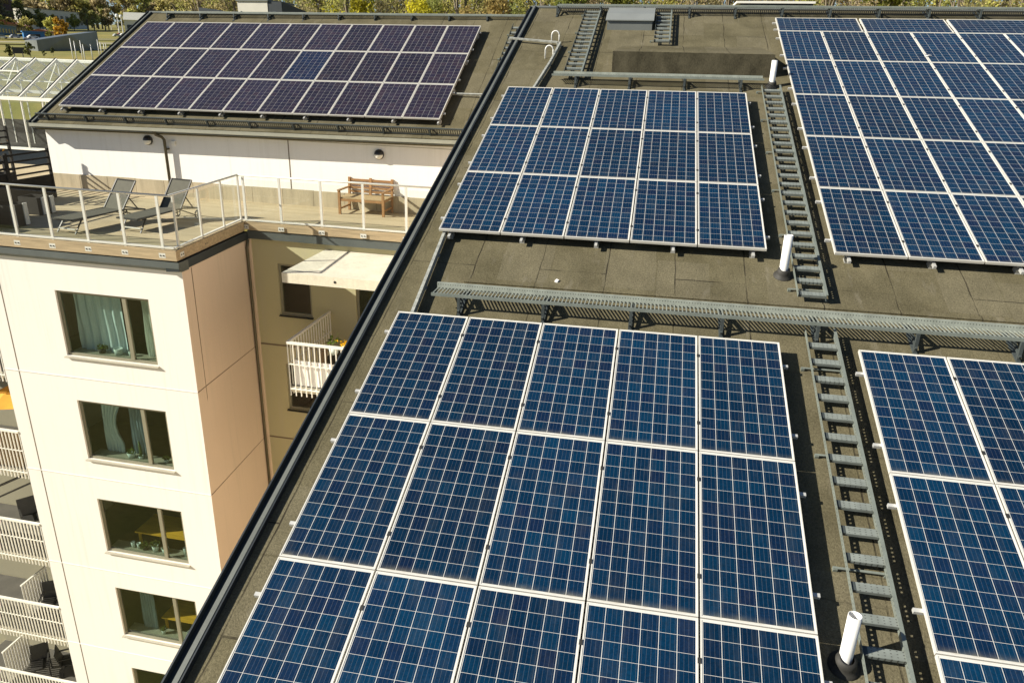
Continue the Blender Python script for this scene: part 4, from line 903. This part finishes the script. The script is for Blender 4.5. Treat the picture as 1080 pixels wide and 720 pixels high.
def house(name, label, p0, p1, depth, h_, mw, mr, rh=0.0, nwin=6, cat='building', rows=1):
    p0 = Vector(p0); p1 = Vector(p1); d = (p1 - p0); d.z = 0; L_ = d.length
    t = thing(name, label, cat, FW, tuple(p0), None, math.atan2(d.y, d.x)); part(t, 'wall', MB().box(0, 0, -2, L_, depth, h_), mw)
    if rh: part(t, 'roof', MB().prism([(-.3, -.4, h_), (-.3, depth + .4, h_), (-.3, depth / 2, h_ + rh)][::-1], (L_ + .6, 0, 0)), mr)
    else: part(t, 'roof', MB().box(-.3, -.3, h_, L_ + .3, depth + .3, h_ + .35), mr)
    for r_ in range(rows):
        for i in range(nwin):
            x = L_ * (i + .5) / nwin; wv = part(t, 'window', MB().box(x - L_ / nwin * .28, -.06, h_ * (r_ + .35) / rows, x + L_ / nwin * .28, -.01, h_ * (r_ + .75) / rows), PANED)
    return t
house('brick_tower', 'dark red brick tower at the top left corner', (-421, 398, 15), (-487, 518.8, 15), 30, 55, BRICK, BRICK, 0, 4, 'building', 8)
house('low_building', 'low blue clad building in front of the brick tower', (-277, 281, 10.6), (-291.7, 308, 10.9), 12, 4.2, BLUEB, BLUEB, 0, 7)
house('brick_house', 'long house with red tiled roof behind the parked cars', (-312.7, 330.7, 12.9), (-334, 364.8, 14), 12, 4.2, worn('brown_brick', (.23, .17, .11), .9), REDR, 2.2, 7)
house('white_hall', 'long low white hall behind the far trees', (-508, 556, 23.0), (-504, 618, 26), 20, 15.6, WALLW, TRIMG, 0, 12)
house('white_hall', 'small pale gabled house behind the white building verge', (-194.9, 254.7, 9.3), (-186, 260, 9.5), 9, 6.8, WALLW, worn('pale_roof_sheet', (.5, .5, .44), .6), 2.8, 3)
house('shed', 'small red shed beside the orange willow', (-238, 265, 9.8), (-247, 279, 10.4), 5, 2.3, REDR, REDR, .8, 2)
house('container', 'bright blue shipping container by the gravel road', (-216.5, 230, 8.3), (-212.5, 235, 8.3), 2.6, 2.3, newmat('bright_blue_paint', (.03, .16, .36), .5), newmat('blue_roof', (.03, .14, .30), .5), 0, 1, 'container')
def make_car(col):
    t = thing('parked_car', 'x', 'car', FW, (0, 0, 0), 'cars parked by the far road')
    mb = MB().prism([(-2.1, -.85, .35), (2.1, -.85, .35), (2.15, -.85, .75), (1.2, -.85, .9), (.7, -.85, 1.42), (-1.1, -.85, 1.45), (-1.8, -.85, .95), (-2.15, -.85, .85)], (0, 1.7, 0))
    mb.v = [tuple(.75 * q for q in v) for v in mb.v]
    part(t, 'body', mb, col); part(t, 'side_window', MB().prism([(-1.12, -.65, .71), (.75, -.65, .71), (.46, -.65, .99), (-.79, -.65, 1.0)], (0, 1.3, 0)), PANED)
    for x in (-1.0, 1.0):
        for y in (-.6, .6): part(t, 'wheel', MB().tube([(x, y - .08, .24), (x, y + .08, .24)], .24, 12), CAST)
    return t
CC = [newmat('white_car_paint', (.75, .75, .72), .3), newmat('red_car_paint', (.42, .04, .03), .3), newmat('silver_car_paint', (.45, .46, .46), .3), newmat('dark_car_paint', (.04, .05, .06), .3)]
CARS = [(-210.1, 214, 0, 'white car parked at the far left end of the road'), (-214.5, 224, 2, 'silver car parked right of the white one on the road'), (-220, 233, 3, 'dark car parked behind the silver one on the road'), (-205.3, 221.5, 0, 'white car parked near the blue container'),
        (-243, 292, 1, 'red car parked beside the orange willow'), (-224, 290, 1, 'red car parked behind the zinc pavilion'), (-212, 272, 2, 'silver car parked behind the tall end of the pavilion'), (-218, 284, 0, 'white car parked behind the pavilion roof edge')]
for x, y, ci, lb in CARS:
    t = make_car(CC[ci]); m = T(x, y, gz(y) + .6) @ Matrix.Rotation(.9 + .3 * random.random(), 4, 'Z'); t.matrix_world = m; t['label'] = lb

# ------------------------------------------------------------------ trees
def tree_geo(h, r, col, n, leaf, sparse=.35, trunk_h=.3, shape=1.0):
    tk = MB(); tk.tube([(0, 0, -.6), (r * .02, 0, h * .4), (0, r * .03, h * .8)], [h * .028, h * .02, h * .006], 6)
    lf = MB(); cl = []
    for _ in range(15):
        a = random.random() * 6.28; e = random.uniform(trunk_h, .97); rr = r * math.sin(math.pi * min(1, max(.06, (e - trunk_h * .8) / (1.02 - trunk_h * .8))) ** .8) * random.uniform(.3, .95)
        c_ = Vector((rr * math.cos(a), rr * math.sin(a), h * e)); cl.append((c_, r * random.uniform(.22, .42), random.uniform(.75, 1.3)))
        s0 = Vector((0, 0, h * max(.2, e - .3))); tk.tube([s0, s0.lerp(c_, .5) + Vector((0, 0, .03 * h)), c_], [h * .010, h * .007, h * .003], 4, False)
    for i in range(n):
        c_, cr, br = random.choice(cl); d = Vector((random.gauss(0, 1), random.gauss(0, 1), random.gauss(0, 1) * .8)); d = d.normalized() * cr * random.random() ** .4
        f = br * random.uniform(.75, 1.25); lf.leaf(c_ + d, leaf, tuple(q * f for q in col))
    return tk, lf
def tree(name, label, p, h, r, col, n, leaf, group=None, trunk_h=.3):
    t = thing(name, label, 'tree', FW, p, group); tk, lf = tree_geo(h, r, col, n, leaf, trunk_h=trunk_h); part(t, 'trunk', tk, BARK); part(t, 'crown', lf, LEAF)
tree('willow_tree', 'orange yellow willow behind the zinc pavilion', at(-220.8, 252), 6.6, 3.2, (.42, .25, .03), 900, .5, None, .05)
tree('shrub', 'green shrub left of the black notice board', at(-114, 114.4), 1.9, .9, (.09, .10, .03), 300, .2, None, .05)
tree('shrub', 'taller green shrub right of the black notice board', at(-108.2, 112.8), 2.3, .9, (.08, .09, .025), 350, .2, None, .05)
tree('shrub', 'small dark conifer in the grass below the pavilion', at(-114.2, 125), 1.1, .45, (.05, .06, .02), 140, .15, None, .03)
tree('shrub', 'tiny shrub in the grass right of the notice board', at(-109.2, 117), .8, .4, (.06, .07, .02), 100, .14, None, .03)
tree('shrub', 'dark green bush below the tall end of the pavilion', at(-110, 127.6), 1.2, .5, (.06, .07, .02), 140, .15, None, .03)
tree('shrub', 'yellow green bush beside the blue container', at(-217, 243), 2.6, 2.0, (.14, .15, .03), 300, .4, None, .05)
NEAR = [(-1.0, 'bright yellow green tree beyond the ridge of the white building', -24, 58, 7.2, 3.0, (.40, .36, .03)), (0, 'yellow green tree just right of the pale plant box', -17.5, 57, 6.9, 2.6, (.42, .38, .03)),
        (0, 'bare brown tree beyond the middle of the violet array', -12, 62, 8.4, 3.4, (.33, .25, .09)), (0, 'dark green tree left of the panel roof verge', -4.2, 58, 8.4, 2.6, (.15, .17, .035)),
        (0, 'dense green tree beyond the left end of the roof ridge', -.6, 60, 8.6, 2.6, (.17, .18, .035)), (0, 'leafy green tree beyond the right half of the ridge', 19, 56, 8.8, 2.8, (.20, .205, .035))]
for q, lb, x, y, h_, r_, col in NEAR: tree('tree', lb, (x, y, gz(y) - .2), h_, r_, col, 3200, .17)
# woods on the hillside that read as one mass
wt = MB(); wl = MB()
def add_tree(x, y, h_, r_, col, n, leaf):
    tk, lf = tree_geo(h_, r_, col, n, leaf); g_ = gz(y)
    for src, dst in ((tk, wt), (lf, wl)):
        b0 = len(dst.v); dst.v += [(v[0] + x, v[1] + y, v[2] + g_) for v in src.v]; f0 = len(dst.f); dst.f += [tuple(b0 + i for i in f) for f in src.f]; dst.c += [(f0 + i, c_) for i, c_ in src.c]
pal = [(.40, .35, .14), (.36, .31, .16), (.32, .32, .09), (.44, .38, .17), (.26, .28, .08), (.48, .45, .12), (.36, .29, .16)]
for row, (y0, hh) in enumerate(((66, 9), (78, 11), (94, 13), (125, 18))):
    x = -62 - row * 8
    while x < 52 + row * 10:
        y = y0 + random.uniform(-4, 4)
        if (x - CAM.x) / (y - CAM.y) < -.66: x += 2; continue
        add_tree(x, y, hh * random.uniform(.8, 1.15), random.uniform(2.2, 3.6), random.choice(pal), (2000, 1300, 900, 700)[row], .12 + .04 * row); x += random.uniform(1.7, 3.2)
for dd, hh, a0, a1, stp in ((470, 9, -43.2, -41.3, .5), (620, 11, -44.3, -39.2, .42), (640, 17, -43.6, -42.6, .5), (690, 13, -39.6, -30, .55), (850, 28, -44.6, -30, .42), (980, 36, -46, -30, .5)):     # far woods to the left
    az = a0
    while az < a1:
        x = CAM.x + dd * math.sin(math.radians(az)); y = CAM.y + dd * math.cos(math.radians(az)); y += random.uniform(-14, 14)
        add_tree(x, y, hh * random.uniform(.75, 1.2), hh * random.uniform(.3, .5), random.choice([(.33, .32, .11), (.39, .345, .13), (.28, .29, .085), (.42, .38, .12), (.34, .28, .15), (.40, .39, .10)]), 460, .05 * hh + .3)
        az += random.uniform(stp * .6, stp * 1.4)
wo_ = solid('woodland', wl, LEAF, 'spring woodland of bare and budding trees covering the hillside', 'woodland', kind='stuff')
part(wo_, 'trunks', wt, BARK, kind='stuff')
